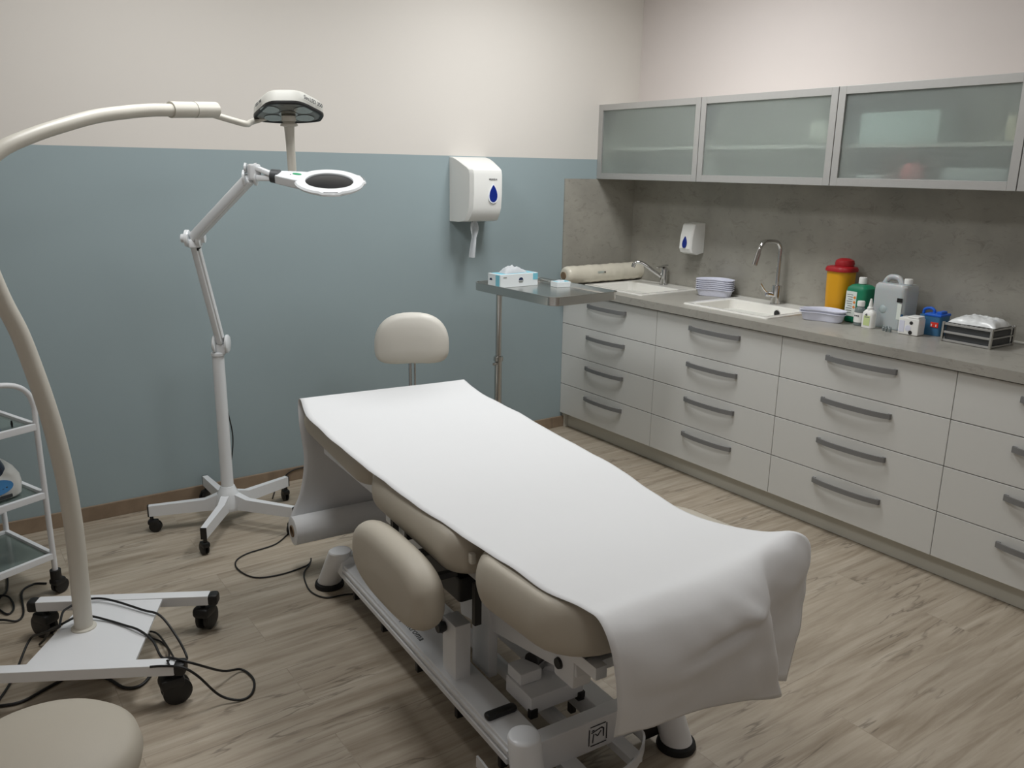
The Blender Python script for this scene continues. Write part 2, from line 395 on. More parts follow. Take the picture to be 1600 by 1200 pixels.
# ------------------------------------------------------------------ base units
UW = .8
def base_unit(i):
    names = ['white four-drawer base unit against the blue wall, behind the tray stand', 'white four-drawer base unit below the tall curved tap',
             'white four-drawer base unit below the yellow and green containers', 'white four-drawer base unit cut off by the right edge of the picture']
    t = thing('drawer_unit', names[i], 'cabinet', (-.54, -i*UW, 0), group='white base units under the worktop')
    b = new(); bx(b, (.018, -UW+.0005, .095), (.53, -.0005, .856)); obj('body', b, CARCASS, t, smooth=False)
    if i == 0:
        b = new(); bx(b, (.02, -.03, 0), (.05, -.001, .095)); obj('side_leg', b, PLINTH, t)
    for k in range(4):
        z0 = .0934+.19*k; z1 = z0+.187
        if k == 3: z1 = .851
        b = new(); bx(b, (0, -UW+.0012, z0), (.017, -.0012, z1), bev=.0022)
        d = obj('drawer', b, WHITE_LAC, t)
        zc = z0+.145-.003*k
        b = new()   # flat strip bowed away from the front
        pts = []
        n = 17; L = .325
        for j in range(n):
            a = -1+2*j/(n-1); pts.append((-.028+.019*abs(a)**3, -UW/2+a*L/2))
        lay = []
        for j, (x, y) in enumerate(pts):
            lay.append([Vector((x-.0035, y, zc-.011)), Vector((x+.0035, y, zc-.011)), Vector((x+.0035, y, zc+.011)), Vector((x-.0035, y, zc+.011))])
        layered(b, lay)
        for s in (-1, 1): box(b, (-.003, -UW/2+s*(L/2-.006), zc), (.014, .014, .022))
        obj('handle', b, HANDLE, d)
for i in range(4): base_unit(i)
b = new(); bx(b, (-.4955, -3.2, .002), (-.479, -.032, .094)); tag(obj('plinth', b, PLINTH, smooth=False), 'pale grey plinth board along the floor under the drawer units', 'plinth')

# worktop with two cut-outs
S1 = (-.145, -.56); S2 = (-.945, -1.415)          # y ranges of the bowls openings
SX = (-.455, -.03)
t = thing('worktop', 'long grey concrete-look worktop over the white drawer units', 'worktop', (-.28, -1.6, .858))
b = new()
ys = [0, S1[0], S1[1], S2[0], S2[1], -3.2]; xs = [-.56, SX[0], SX[1], -.01]
for i in range(5):
    for j in range(3):
        if j == 1 and i in (1, 3): continue
        bx(b, (xs[j], ys[i+1], .8585), (xs[j+1], ys[i], .898))
bmesh.ops.remove_doubles(b, verts=b.verts, dist=1e-5)
obj('slab', b, TOPM, t, world=True, smooth=False)
b = new(); tube(b, [(-.016, -3.2, .903), (-.016, -.012, .903)], .007, n=8); cyl(b, (-.556, -.015, .903), (-.016, -.015, .903), .006, n=8)
obj('edge_strip', b, mat('grey_seal_strip', (172, 170, 162), .4, var=.02), t, world=True)

def sink(y0, y1, label, ytap):
    ya, yb = y0+.035, y1-.035
    xa, xb = SX[0]-.015, SX[1]+.012
    t = thing('sink', label, 'sink', ((xa+xb)/2, (ya+yb)/2, .898))
    b = new()
    # rim with bowl: rings of rounded rectangles
    cx_, cyy = (xa+xb)/2, (ya+yb)/2; hx, hy = (xb-xa)/2, (ya-yb)/2
    bxc, bhx = (xa+.03+xb-.105)/2, (xb-.105-xa-.03)/2   # bowl shifted to the front, tap ledge behind
    def R(cx0, hx_, hy_, r, z): return [Vector((cx0+x, cyy+y, z)) for x, y in rrect(hx_, hy_, r, 6)]
    L = [R(cx_, hx, hy, .012, .8985), R(cx_, hx-.001, hy-.001, .012, .9045), R(cx_, hx-.005, hy-.005, .012, .9065), R(bxc, bhx+.006, hy-.034, .03, .9055), R(bxc, bhx, hy-.04, .03, .901),
         R(bxc, bhx-.004, hy-.046, .035, .80), R(bxc, bhx-.02, hy-.062, .05, .775), R(bxc, .03, .03, .0299, .768)]
    layered(b, L, caps=False)
    L2 = [R(cx_, hx, hy, .012, .8985), R(bxc, bhx+.006, hy-.03, .03, .898), R(bxc, bhx+.004, hy-.04, .035, .795), R(bxc, bhx-.015, hy-.058, .05, .765), R(bxc, .03, .03, .0299, .758)]
    layered(b, L2, caps=False)
    obj('basin', b, CERAM, t, world=True)
    b = new(); lathe(b, [(.0001, .002), (.02, .002), (.026, .0), (.029, .004), (.031, 0), (.031, -.008)], (bxc, cyy, .768)); obj('drain', b, CHROME, t, world=True)
    b = new(); xo = bxc+bhx-.0015; yo = ytap-.055
    lathe(b, [(.0165, .004), (.0165, -.002), (.011, -.003)], (xo, yo, .868), (-1, 0, .04), n=20); 
    for q in (0, 2.09, 4.19): cyl(b, (xo-.003, yo, .868), (xo-.003, yo+.011*math.cos(q+.5), .868+.011*math.sin(q+.5)), .0015, n=6)
    o = obj('overflow', b, BLACK, t, world=True)
    b = new(); lathe(b, [(.0165, -.003), (.0200, -.003), (.0200, .003), (.0165, .003), (.0165, -.003)], (xo, yo, .868), (1, 0, .04), n=20, caps=False); obj('overflow_ring', b, CHROME, o, world=True)
    return t
sink(S1[0]+.005, S1[1], 'white inset sink in the corner, partly behind the steel tray', -.42)
sink(S2[0], S2[1], 'white inset sink in front of the tall curved tap', -1.19)

# taps
t = thing('mixer_tap', 'tall chrome kitchen tap with a curved spout over the middle sink', 'tap', (-.075, -1.19, .906))
b = new(); lathe(b, [(.027, 0), (.027, .004), (.0245, .006), (.0245, .092), (.0235, .097), (.0125, .1)], (0, 0, 0)); obj('body', b, CHROME, t)
b = new(); sp = [(0, 0, .08), (0, 0, .16), (0, 0, .265), (-.004, 0, .295), (-.022, .003, .317), (-.05, .008, .324), (-.095, .016, .324), (-.118, .02, .316), (-.133, .023, .295), (-.143, .025, .262)]
tube(b, cat(sp, 8), .0105, n=16); obj('spout', b, CHROME, t)
b = new(); tube(b, [(-.141, .0247, .268), (-.143, .025, .26), (-.150, .026, .237), (-.158, .0275, .21), (-.159, .0276, .207)], .0135, n=16); obj('spray_head', b, CHROME, t)
b = new(); cyl(b, (-.012, .005, .045), (-.045, .022, .052), .014); cyl(b, (-.045, .022, .052), (-.052, .026, .053), .014, .010)
tube(b, cat([(-.045, .02, .058), (-.06, .032, .075), (-.075, .045, .105)], 5), .005, n=10); obj('lever', b, CHROME, t)
t = thing('mixer_tap', 'short chrome tap with a low slanted spout over the corner sink', 'tap', (-.06, -.36, .906))
b = new(); lathe(b, [(.026, 0), (.026, .004), (.022, .006), (.021, .07), (.023, .085), (.022, .1), (.012, .106), (.001, .107)]); obj('body', b, CHROME, t)
b = new(); tube(b, cat([(-.005, .01, .045), (-.05, .05, .085), (-.09, .09, .122), (-.115, .115, .13), (-.13, .13, .118)], 6), .011, n=14); cyl(b, (-.128, .128, .122), (-.132, .132, .1), .012); obj('spout', b, CHROME, t)
b = new(); box(b, (-.02, -.001, .112), (.085, .02, .009), R=Matrix.Rotation(-.12, 3, 'Y'), bev=.003); obj('lever', b, CHROME, t)

# ------------------------------------------------------------------ wall cabinets
Z0, Z1, DX = 1.517, 1.941, -.316
lift = mat('dark_grey_hinge', (34, 40, 40), .5, var=.05)
def wall_unit(i):
    nm = ['aluminium-framed frosted glass wall cabinet nearest the blue wall', 'frosted glass wall cabinet with a pale blurred shape at its upper right',
          'frosted glass wall cabinet with a box and a pink item inside', 'frosted glass wall cabinet cut off by the right edge of the picture']
    t = thing('wall_cabinet', nm[i], 'cabinet', (DX, -i*UW, Z0), group='frosted glass wall cabinets')
    H = Z1-Z0; D = -DX-.011
    b = new(); e = .016
    bx(b, (.02, -e, 0), (D, -.0008, H)); bx(b, (.02, -UW+.0008, 0), (D, -UW+e, H))
    bx(b, (.02, -UW+e, 0), (D, -e, e)); bx(b, (.02, -UW+e, H-e), (D, -e, H)); bx(b, (D-.006, -UW+e, e), (D, -e, H-e))
    obj('body', b, ALU if False else CARCASS, t, smooth=False)
    b = new(); bx(b, (.05, -UW+e, .166), (D-.008, -e, .182)); obj('shelf', b, CARCASS, t, smooth=False)
    # door
    g = .002; f = .034; y0, y1 = -g, -UW+g
    b = new(); bx(b, (0, y0-f, .001), (.018, y0, H-.001), bev=.001); bx(b, (0, y1, .001), (.018, y1+f, H-.001), bev=.001)
    bx(b, (0, y1+f, .001), (.018, y0-f, .001+f), bev=.001); bx(b, (0, y1+f, H-.001-f), (.018, y0-f, H-.001), bev=.001)
    d = obj('door', b, ALU, t)
    b = new(); bx(b, (.009, y1+f-.003, f-.002), (.0125, y0-f+.003, H-f+.002)); obj('glass_pane', b, FROST, d, smooth=False)
    b = new(); box(b, (.045, -.062, H-.065), (.04, .05, .05), bev=.004); box(b, (.04, -.045, H-.13), (.03, .014, .11), bev=.004); obj('lift_hinge', b, lift, t)
    return t
for i in range(4): wall_unit(i)
# contents behind the glass
def sbox(name, label, cat_, c, s, m, rz=0, bev=.006, group=None):
    t = None
    b = new(); box(b, (0, 0, s[2]/2), s, bev=bev); o = obj(name, b, m); o.location = c; o.rotation_euler.z = rz
    return tag(o, label, cat_, group)
zt = Z0+.1825; zb = Z0+.0165
MINT = mat('mint_card', (196, 212, 208), .6, var=.05)
sbox('storage_box', 'wide pale mint box blurred behind the glass, on the shelf of the third cabinet', 'box', (-.17, -1.865, zt), (.19, .36, .13), MINT, bev=.01)
sbox('storage_box', 'small cream box blurred behind the glass, at the right end of the third cabinet', 'box', (-.17, -2.34, zt), (.16, .10, .10), mat('cream_card', (236, 226, 196), .7, var=.04), bev=.02)
sbox('storage_box', 'pale rounded packet blurred behind the glass, upper right of the second cabinet', 'box', (-.16, -1.46, zt), (.14, .14, .12), mat('pale_card', (226, 228, 216), .7, var=.04), bev=.04)
b = new(); lathe(b, [(.001, 0), (.04, .0), (.048, .02), (.046, .06), (.03, .085), (.001, .09)]); o = obj('pink_container', b, mat('pink_plastic', (226, 130, 130), .5, var=.05)); o.location = (-.20, -1.92, zb)
tag(o, 'small pink rounded container blurred behind the glass, lower shelf of the third cabinet', 'container')
sbox('storage_box', 'low grey box blurred behind the glass, behind the pink container', 'box', (-.10, -1.9, zb), (.12, .24, .12), mat('brownish_card', (120, 110, 100), .7, var=.05))
sbox('paper_stack', 'white stack blurred behind the glass, lower left of the third cabinet', 'paper', (-.2, -1.76, zb), (.14, .12, .035), PAPER)
sbox('paper_stack', 'white stack blurred behind the glass, lower right of the third cabinet', 'paper', (-.17, -2.2, zb), (.18, .26, .07), mat('pale_stack', (200, 206, 206), .7, var=.04), bev=.02)

# ------------------------------------------------------------------ drop-shaped window helper
def drop(h, wd, n=28):
    out = []
    for i in range(n):
        a = 2*PI*i/n
        x = wd/2*1.12*math.sin(a)*(math.sin(a/2))**.8; y = h/2*math.cos(a)
        out.append((x, y))
    return out
# paper towel dispenser on back wall
t = thing('paper_towel_dispenser', 'white wall-mounted centrefeed dispenser with a blue drop window', 'paper dispenser', (-1.228, 0, 1.29))
b = new()
prof = [(0, .0), (-.10, 0), (-.155, .008), (-.178, .035), (-.196, .075), (-.203, .15), (-.202, .245), (-.196, .268), (-.178, .280), (-.10, .312), (-.05, .328), (0, .335)]
W2 = .113
cols = []
lays = []
for s in (-1, -.97, -.86, -.6, -.2, .2, .6, .86, .97, 1):
    k = (1-abs(s)**6*.16); 
    lays.append([Vector((s*W2*(1-.10*(-y/.2)**2), y*(1 if abs(s) < .97 else .90 if abs(s) < 1 else .86), z)) for y, z in prof])
layered(b, lays); obj('cover', b, WPLAS, t, sharp=30)
b = new(); bx(b, (-W2+.004, -.004, .0), (W2-.004, -.0005, .33)); bx(b, (-.095, -.105, .006), (.07, -.02, .03)); obj('back_plate', b, CARCASS, t)
Mx = basis((.032, -.2045, .15), (1, 0, 0), (0, 0, 1), (0, -1, 0))
b = new(); prism(b, drop(.088, .056), -.004, .0018, Mx); 
obj('window', b, BLUEP, t)
b = new(); prism(b, drop(.100, .068), -.004, .0008, Mx); obj('window_surround', b, mat('pale_rim', (236, 240, 246), .3, var=.01), t)
text('lettering', 'MERIDA', .013, basis((.03, -.2045, .222), (1, 0, 0), (0, 0, 1), (0, -1, 0)), INK, t, space=1.15)
# strand of paper
b = new(); G = []
for i in range(15):
    q = i/14; z = .02-.21*q; cx_ = -.028+.004*math.sin(q*5)-.008*q
    wd = .015+.016*max(0, math.sin(min(1, q*2.1)*PI))*(q < .5)+.002*q
    row = []
    for j in range(9):
        a = -1+2*j/8
        row.append(Vector((cx_+wd*a, -.11+.012*math.sin(a*2.4+q*3)+.006*math.cos(a*5+q*2), z)))
    G.append(row)
quadgrid(b, G); r = bmesh.ops.solidify(b, geom=b.faces, thickness=.006); obj('paper_strand', b, TISSUE, t, sharp=80)
# soap dispenser on backsplash
t = thing('soap_dispenser', 'small white soap dispenser with a blue drop window above the worktop', 'soap dispenser', (-.0105, -.565, 1.108))
b = new(); lays = []
pf = [(0, 0.01), (-.06, .0), (-.098, .012), (-.11, .035), (-.105, .10), (-.088, .165), (-.08, .172), (0, .178)]
for s in (-1, -.95, -.8, -.3, .3, .8, .95, 1):
    lays.append([Vector((x*(1 if abs(s) < .95 else .93 if abs(s) < 1 else .88), s*.048, z)) for x, z in pf])
layered(b, lays); obj('cover', b, WPLAS, t, sharp=30)
nx = Vector((-1, 0, .08)).normalized(); ux = Vector((0, -1, 0)); vx = nx.cross(ux)*1
Ms = basis((-.1085, .0, .07), ux, vx if vx.z > 0 else -vx, nx)
b = new(); prism(b, drop(.066, .036), -.004, .0035, Ms); obj('window', b, BLUEP, t)
text('lettering', 'MERIDA', .009, basis((-.0945, .0, .135), ux, Vector((-.26, 0, .96)).normalized()*-1 if False else Vector((.26, 0, .96)).normalized(), Vector((-.96, 0, .26)).normalized()), GREYINK, t)

# ------------------------------------------------------------------ things on the worktop
WT = .8985
t = thing('film_roll', 'long cream roll wrapped in clear plastic, lying along the back wall', 'roll', (-.29, -.083, WT+.0085))
b = new(); L = []
for i in range(41):
    x = -.318+.636*i/40
    e = min(i, 40-i)
    rr = .053+.0012*math.sin(i*1.7)+.001*math.sin(i*.6)
    if e == 0: rr = .034
    if e == 1: rr = .05
    L.append([Vector((x, rr*math.cos(a)*(1+.012*math.sin(3*a+i*.3)), .0555+rr*math.sin(a))) for a in [2*PI*k/28 for k in range(28)]])
layered(b, L); obj('roll', b, SHEEN, t, sharp=50)
b = new(); cyl(b, (-.324, 0, .0555), (.324, 0, .0555), .022); obj('core', b, CARD, t)
b = new(); L = []
for xx in (-.1, -.075, -.05): L.append([Vector((xx, -.0548*math.cos(a), .0555+.0548*math.sin(a))) for a in (.1, .2, .3, .35)])
quadgrid(b, L); bmesh.ops.solidify(b, geom=b.faces, thickness=.0012); obj('sticker', b, LABEL, t)
b = new(); L = []
for xx in (-.048, -.042, -.038): L.append([Vector((xx, -.055*math.cos(a), .0555+.055*math.sin(a))) for a in (.12, .2, .3)])
quadgrid(b, L); bmesh.ops.solidify(b, geom=b.faces, thickness=.0012); obj('sticker_mark', b, INK, t)

def kidney(L_, W_, n=40):
    out = []
    for i in range(n):
        a = 2*PI*i/n; x = L_/2*math.copysign(abs(math.cos(a))**.85, math.cos(a)); y = W_/2*math.copysign(abs(math.sin(a))**.8, math.sin(a))
        y = -(y-W_*.30*math.cos(PI*x/L_)**2+W_*.1)
        out.append((x, y))
    return out
def kidney_dish_mesh(H=.042):
    b = new(); K = lambda s, z: [Vector((x*s, y*(s+ (s-1)*.6), z)) for x, y in kidney(.215, .115)]
    layered(b, [K(.80, 0), K(.84, .004), K(.925, H-.006), K(.935, H-.005), K(1.0, H-.0045), K(1.0, H), K(.975, H), K(.94, H-.004), K(.83, .006), K(.80, .004)])
    return b
KD = []
def kidney_stack(base, rz, n, dz, labels, group):
    for k in range(n):
        o = obj('kidney_dish', kidney_dish_mesh(), LAV, sharp=22) if not KD else KD[0].copy()
        if KD: COL.objects.link(o)
        KD.append(o)
        o.location = (base[0], base[1], base[2]+k*dz); o.rotation_euler.z = rz+.01*(k % 2)
        tag(o, labels[k], 'dish', group)
kidney_stack((-.10, -.80, WT), math.radians(-66), 6, .0108, ['pale plastic kidney dish between the sinks, %s' % s for s in
    ('bottom of the tall stack', 'second from the bottom of the tall stack', 'third from the bottom of the tall stack', 'third from the top of the tall stack', 'second from the top of the tall stack', 'top of the tall stack')], 'kidney dishes stacked between the sinks')
kidney_stack((-.258, -1.605, WT), math.radians(-73), 2, .0125, ['lower pale kidney dish in front of the yellow container', 'upper pale kidney dish in front of the yellow container'], 'kidney dishes before the yellow container')

t = thing('sharps_container', 'tall yellow sharps container with a red lid', 'sharps container', (-.10, -1.572, WT))
b = new(); LL = []
for z, s in ((0, .84), (.004, .87), (.10, .94), (.225, 1.0)): LL.append([Vector((x*s, y*s, z)) for x, y in rrect(.058, .062, .045, 7)])
layered(b, LL); obj('bin', b, YELLOW, t)
b = new(); LL = []
for z, s in ((.222, 1.02), (.222, 1.12), (.232, 1.13), (.242, 1.05), (.246, .8)): LL.append([Vector((x*s, y*s, z)) for x, y in rrect(.058, .062, .045, 7)])
layered(b, LL); lathe(b, [(.042, .244), (.045, .258), (.041, .273), (.022, .282), (.001, .284)], (.006, -.008, 0), n=32); obj('lid', b, REDP, t)

def bottle_square(t, hx, hy, H, m, neck=.016, nh=.02, r=.02, sh=.03):
    b = new(); LL = []
    for z, s in ((0, .9), (.005, 1), (H-sh, 1), (H-sh*.55, .95), (H-sh*.15, .7), (H, .45)):
        LL.append([Vector((x*s, y*s, z)) for x, y in rrect(hx, hy, r, 6)])
    layered(b, LL); cyl(b, (0, 0, H-.004), (0, 0, H+nh), neck, n=20); return obj('bottle', b, m, t)
t = thing('disinfectant_bottle', 'green square bottle with a white cap and printed label', 'bottle', (-.142, -1.715, WT), math.radians(-6))
bottle_square(t, .046, .056, .178, GREEN, neck=.015)
b = new(); lathe(b, [(.017, .18), (.018, .182), (.018, .207), (.016, .21), (.001, .21)]); obj('cap', b, WPLAS, t)
b = new(); bx(b, (-.0475, -.012, .03), (-.0455, .046, .145)); lb = obj('paper_label', b, LABEL, t)
b = new()
for k in range(9): bx(b, (-.0482, .008, .128-k*.0105), (-.0474, .040-.004*(k % 3), .131-k*.0105))
obj('label_print', b, GREYINK, lb)
b = new()
for k in range(3): box(b, (-.0479, -.003, .118-k*.022), (.001, .011, .011), R=Matrix.Rotation(PI/4, 3, 'X'))
obj('label_symbols', b, ORANGE, lb)

t = thing('jerrycan', 'large translucent grey canister with a moulded handle and white cap', 'canister', (-.13, -1.878, WT), math.radians(-4))
b = new(); LL = []
for z, s in ((0, .93), (.008, 1), (.17, 1), (.19, .97), (.2, .86)): LL.append([Vector((x*s, y*s, z)) for x, y in rrect(.058, .080, .022, 6)])
layered(b, LL); obj('body', b, JERRY, t)
b = new(); tube(b, cat([(0, .066, .18), (0, .058, .205), (0, .040, .224), (0, .005, .226), (0, -.012, .216), (0, -.024, .19)], 6), .012, n=12); obj('handle', b, JERRY, t)
b = new(); cyl(b, (0, -.052, .19), (0, -.052, .208), .016); b2 = obj('neck', b, JERRY, t)
b = new(); lathe(b, [(.0175, .203), (.018, .205), (.018, .223), (.016, .226), (.001, .226)], (0, -.052, 0)); obj('cap', b, WPLAS, t)
b = new(); box(b, (-.0585, -.060, .135), (.002, .026, .018)); obj('black_sticker', b, BLACK, t)
b = new(); box(b, (-.0585, -.062, .085), (.001, .02, .07)); obj('clear_label', b, LABEL, t)
b = new(); lathe(b, [(.001, .004), (.013, .003), (.017, .001), (.019, .0), (.021, -.002)], (-.0575, .018, .085), (-1, 0, 0), n=24); obj('embossed_disc', b, JERRY, t)

t = thing('small_bottle', 'small clear bottle with white cap and label in front of the green bottle', 'bottle', (-.215, -1.765, WT))
b = new(); lathe(b, [(.022, 0), (.0245, .003), (.0245, .065), (.02, .08), (.014, .086), (.014, .09)]); obj('bottle', b, CLEARB, t)
b = new(); lathe(b, [(.016, .088), (.017, .09), (.017, .108), (.015, .112), (.001, .112)]); obj('cap', b, WPLAS, t)
b = new(); lathe(b, [(.0252, .016), (.0252, .06)], caps=False); obj('paper_label', b, WPLAS, t)
b = new()
for k in range(3): box(b, (-.0253, .008-.008*k, .046), (.001, .005, .006))
obj('label_print', b, INK, t)
t = thing('small_bottle', 'small white dropper bottle with pointed nozzle and pale green label', 'bottle', (-.235, -1.825, WT))
b = new(); LL = []
for z, s in ((0, .92), (.003, 1), (.06, 1), (.072, .9), (.082, .55), (.084, .45)): LL.append([Vector((x*s, y*s, z)) for x, y in rrect(.019, .029, .014, 6)])
layered(b, LL); obj('bottle', b, WPLAS, t)
b = new(); lathe(b, [(.013, .08), (.013, .092), (.009, .096), (.006, .118), (.004, .131), (.001, .132)]); obj('nozzle', b, WPLAS, t)
b = new(); box(b, (-.0193, 0, .034), (.001, .03, .044)); lb = obj('paper_label', b, LIME, t)
b = new(); box(b, (-.0199, .004, .06), (.0008, .005, .011)); box(b, (-.0199, .004, .06), (.0008, .012, .003)); box(b, (-.0199, -.001, .05), (.0008, .022, .004)); obj('label_print', b, GREYINK, lb)

# glass ampoules
AMP = []
for k, (dx, dy) in enumerate(((0, 0), (.006, -.012), (-.006, -.017), (.002, -.028), (-.004, -.036))):
    if not AMP:
        b = new(); lathe(b, [(.004, 0), (.0052, .002), (.0052, .014), (.003, .017), (.0035, .021), (.001, .024)]); o = obj('ampoule', b, CLEARB)
    else: o = AMP[0].copy(); COL.objects.link(o)
    AMP.append(o); o.location = (-.245+dx, -1.905+dy, WT)
    tag(o, 'tiny clear glass ampoule standing beside the white dispenser box', 'ampoule', 'tiny ampoules on the worktop')

t = thing('dispenser_box', 'small white moulded box with round black holes', 'box', (-.215, -2.015, WT), math.radians(4))
b = new(); box(b, (0, 0, .037), (.062, .090, .074), bev=.006); box(b, (.0, -.016, .077), (.06, .05, .012), bev=.005); obj('casing', b, WPLAS, t)
b = new()
for y, z, r in ((-.012, .054, .0075), (-.012, .012, .0085)): lathe(b, [(r, -.004), (r, .0012), (r*.5, .0012)], (-.0308, y, z), (-1, 0, 0), n=16)
for x, z in ((.012, .056), (.018, .032), (.008, .01)): lathe(b, [(.005, -.004), (.005, .0012), (.002, .0012)], (x, -.0428, z), (0, -1, 0), n=14)
objs('hole', b, BLACK, t)
b = new(); lathe(b, [(.013, -.002), (.013, .001), (.011, .0016)], (-.031, .0, .03), (-1, 0, 0), n=20); box(b, (-.031, .028, .036), (.002, .022, .05)); obj('front_relief', b, LAV, t)
sbox('small_blue_box', 'thin dark blue box edge showing left of the white moulded box', 'box', (-.165, -1.945, WT), (.05, .014, .075), BLUEBOX, bev=.003)

t = thing('blue_tub', 'blue container with bright blue lid and red label, left of the rack', 'container', (-.125, -2.064, WT), 0)
b = new(); LL = []
for z, s in ((0, .93), (.004, .96), (.085, 1.0)): LL.append([Vector((x*s, y*s, z)) for x, y in rrect(.04, .05, .012, 5)])
layered(b, LL); obj('tub', b, BLUEBOX, t)
b = new(); box(b, (0, -.012, .088), (.085, .075, .012), bev=.004); tube(b, cat([(0, .052, .086), (0, .048, .104), (0, .022, .112), (0, .006, .104), (0, .004, .09)], 5), .006, n=10); box(b, (0, -.03, .098), (.05, .022, .014), bev=.004); obj('lid', b, BLUELID, t)
b = new(); box(b, (-.0405, -.024, .048), (.003, .034, .022), bev=.001); lb = obj('paper_label', b, mat('red_print', (220, 50, 36), .5, var=.03), t)
b = new()
for k, s in ((0, 1), (1, 1)): box(b, (-.0424, -.012-.02*k, .046), (.001, .004, .010))
obj('label_print', b, WPLAS, lb)

t = thing('instrument_rack', 'low metal rack with slatted side standing at the right end of the worktop', 'rack', (-.155, -2.268, WT), math.radians(-2))
b = new()
for x in (-.085, .085):
    for z in (.006, .040, .074):
        box(b, (x, 0, z), (.006, .200, .009), bev=.001)
for y in (-.0985, .0985):
    for z in (.006, .040, .074):
        box(b, (0, y, z), (.17, .004, .006), bev=.001)
for k in range(10): box(b, (0, -.088+k*.0195, .078), (.168, .004, .003))
obj('frame', b, ALU, t)
b = new()
for x in (-.086, .086):
    for y in (-.100, .100): box(b, (x, y, .041), (.011, .009, .082), bev=.0015)
objs('corner_post', b, STEEL, t)
b = new(); bx(b, (-.078, -.093, .009), (.078, .093, .034)); bx(b, (-.078, -.093, .043), (.078, .093, .066)); obj('inner_tray', b, DARKG, t)
# folded plastic bag
b = new(); G1 = []; 
def bagz(a, c):
    e = max(0, 1-abs(a)**3.2)*max(0, 1-abs(c)**3.2)
    return .028*e**.5*(1+.22*noise.noise(Vector((a*2.2, c*2.2, 3)))) + .008*noise.noise(Vector((a*6, c*6, 7)))*e
n = 26
top = [[Vector((-.150+.075*a*(1+.05*math.sin(c*4)), -2.270+.092*c*(1+.04*math.sin(a*5)), .979+bagz(a, c)+.002)) for c in [-1+2*j/n for j in range(n+1)]] for a in [-1+2*i/n for i in range(n+1)]]
bot = [[Vector((p.x, p.y, .9792)) for p in r] for r in top]
V1 = quadgrid(b, top); V2 = quadgrid(b, [r for r in bot])
for i in range(n):
    for (A, B) in (((i, 0), (i+1, 0)), ((i, n), (i+1, n)), ((0, i), (0, i+1)), ((n, i), (n, i+1))):
        b.faces.new((V1[A[0]][A[1]], V1[B[0]][B[1]], V2[B[0]][B[1]], V2[A[0]][A[1]]))
tag(obj('plastic_bag', b, BAG, sharp=60), 'flat white plastic bag lying on the metal rack', 'bag')

# ------------------------------------------------------------------ steel tray stand
t = thing('instrument_stand', 'stainless steel stand with a raised rectangular tray beside the worktop', 'stand', (-1.435, -.62, 0))
TZ = 1.02; tc = Vector((-1.25, -.735)); thx, thy = .205, .315; tr = math.radians(2)
def TR(x, y, z): 
    c_, s_ = math.cos(tr), math.sin(tr); return Vector((tc.x+x*c_-y*s_, tc.y+x*s_+y*c_, z))
def oct_(hx, hy, r): 
    return rrect(hx, hy, r, 3)
b = new(); LL = []
for ins, z in ((.003, TZ-.040), (0, TZ-.038), (0, TZ-.002), (-.003, TZ), (.003, TZ+.001), (.005, TZ-.002), (.007, TZ-.018), (.012, TZ-.022)):
    LL.append([TR(x, y, z) for x, y in oct_(thx-ins, thy-ins, .045)])
layered(b, LL, caps=False)
b.faces.new([b.verts.new(TR(x, y, TZ-.022)) for x, y in oct_(thx-.012, thy-.012, .045)])
b.faces.new([b.verts.new(TR(x, y, TZ-.0235)) for x, y in oct_(thx-.004, thy-.004, .045)])
obj('tray', b, STEEL, t, world=True)
b = new(); LL = []
for ins, z in ((.012, TZ-.026), (.010, TZ-.026), (.010, TZ-.042), (.018, TZ-.042), (.018, TZ-.026), (.012, TZ-.026)):
    LL.append([TR(x, y, z) for x, y in oct_(thx-ins, thy-ins, .045)])
layered(b, LL, caps=False)
cyl(b, TR(-thx+.02, .1, TZ-.034), TR(thx-.01, .1, TZ-.034), .006, n=10)
obj('tray_frame', b, STEEL, t, world=True)
px, py = -1.435, -.62
b = new(); cyl(b, (px, py, .55), (px, py, TZ-.044), .0145, n=24); cyl(b, (px, py, TZ-.05), (px+.03, py, TZ-.034), .01, n=12); obj('upper_pole', b, STEEL, t, world=True)
b = new(); cyl(b, (px, py, .07), (px, py, .66), .0185, n=24); lathe(b, [(.0185, .648), (.024, .65), (.024, .672), (.0185, .674)], (px, py, 0)); cyl(b, (px-.018, py-.01, .64), (px-.04, py-.02, .64), .007, n=12); obj('lower_pole', b, STEEL, t, world=True)
b = new(); tube(b, [(px, py-.26, .07), (px, py+.26, .07)], .013); tube(b, [(px, py-.26, .07), (px+.42, py-.26, .07)], .013); tube(b, [(px, py+.26, .07), (px+.42, py+.26, .07)], .013); obj('base_frame', b, STEEL, t, world=True)
for (x, y) in ((px, py-.26), (px, py+.26), (px+.42, py-.26), (px+.42, py+.26)):
    b = new(); lathe(b, [(.001, -.009), (.018, -.009), (.024, -.004), (.024, .004), (.018, .009), (.001, .009)], (x, y, .0245), (0, 1, 0), n=24); cyl(b, (x, y, .03), (x, y, .07), .01, n=12); obj('caster', b, BLACK, t, world=True)
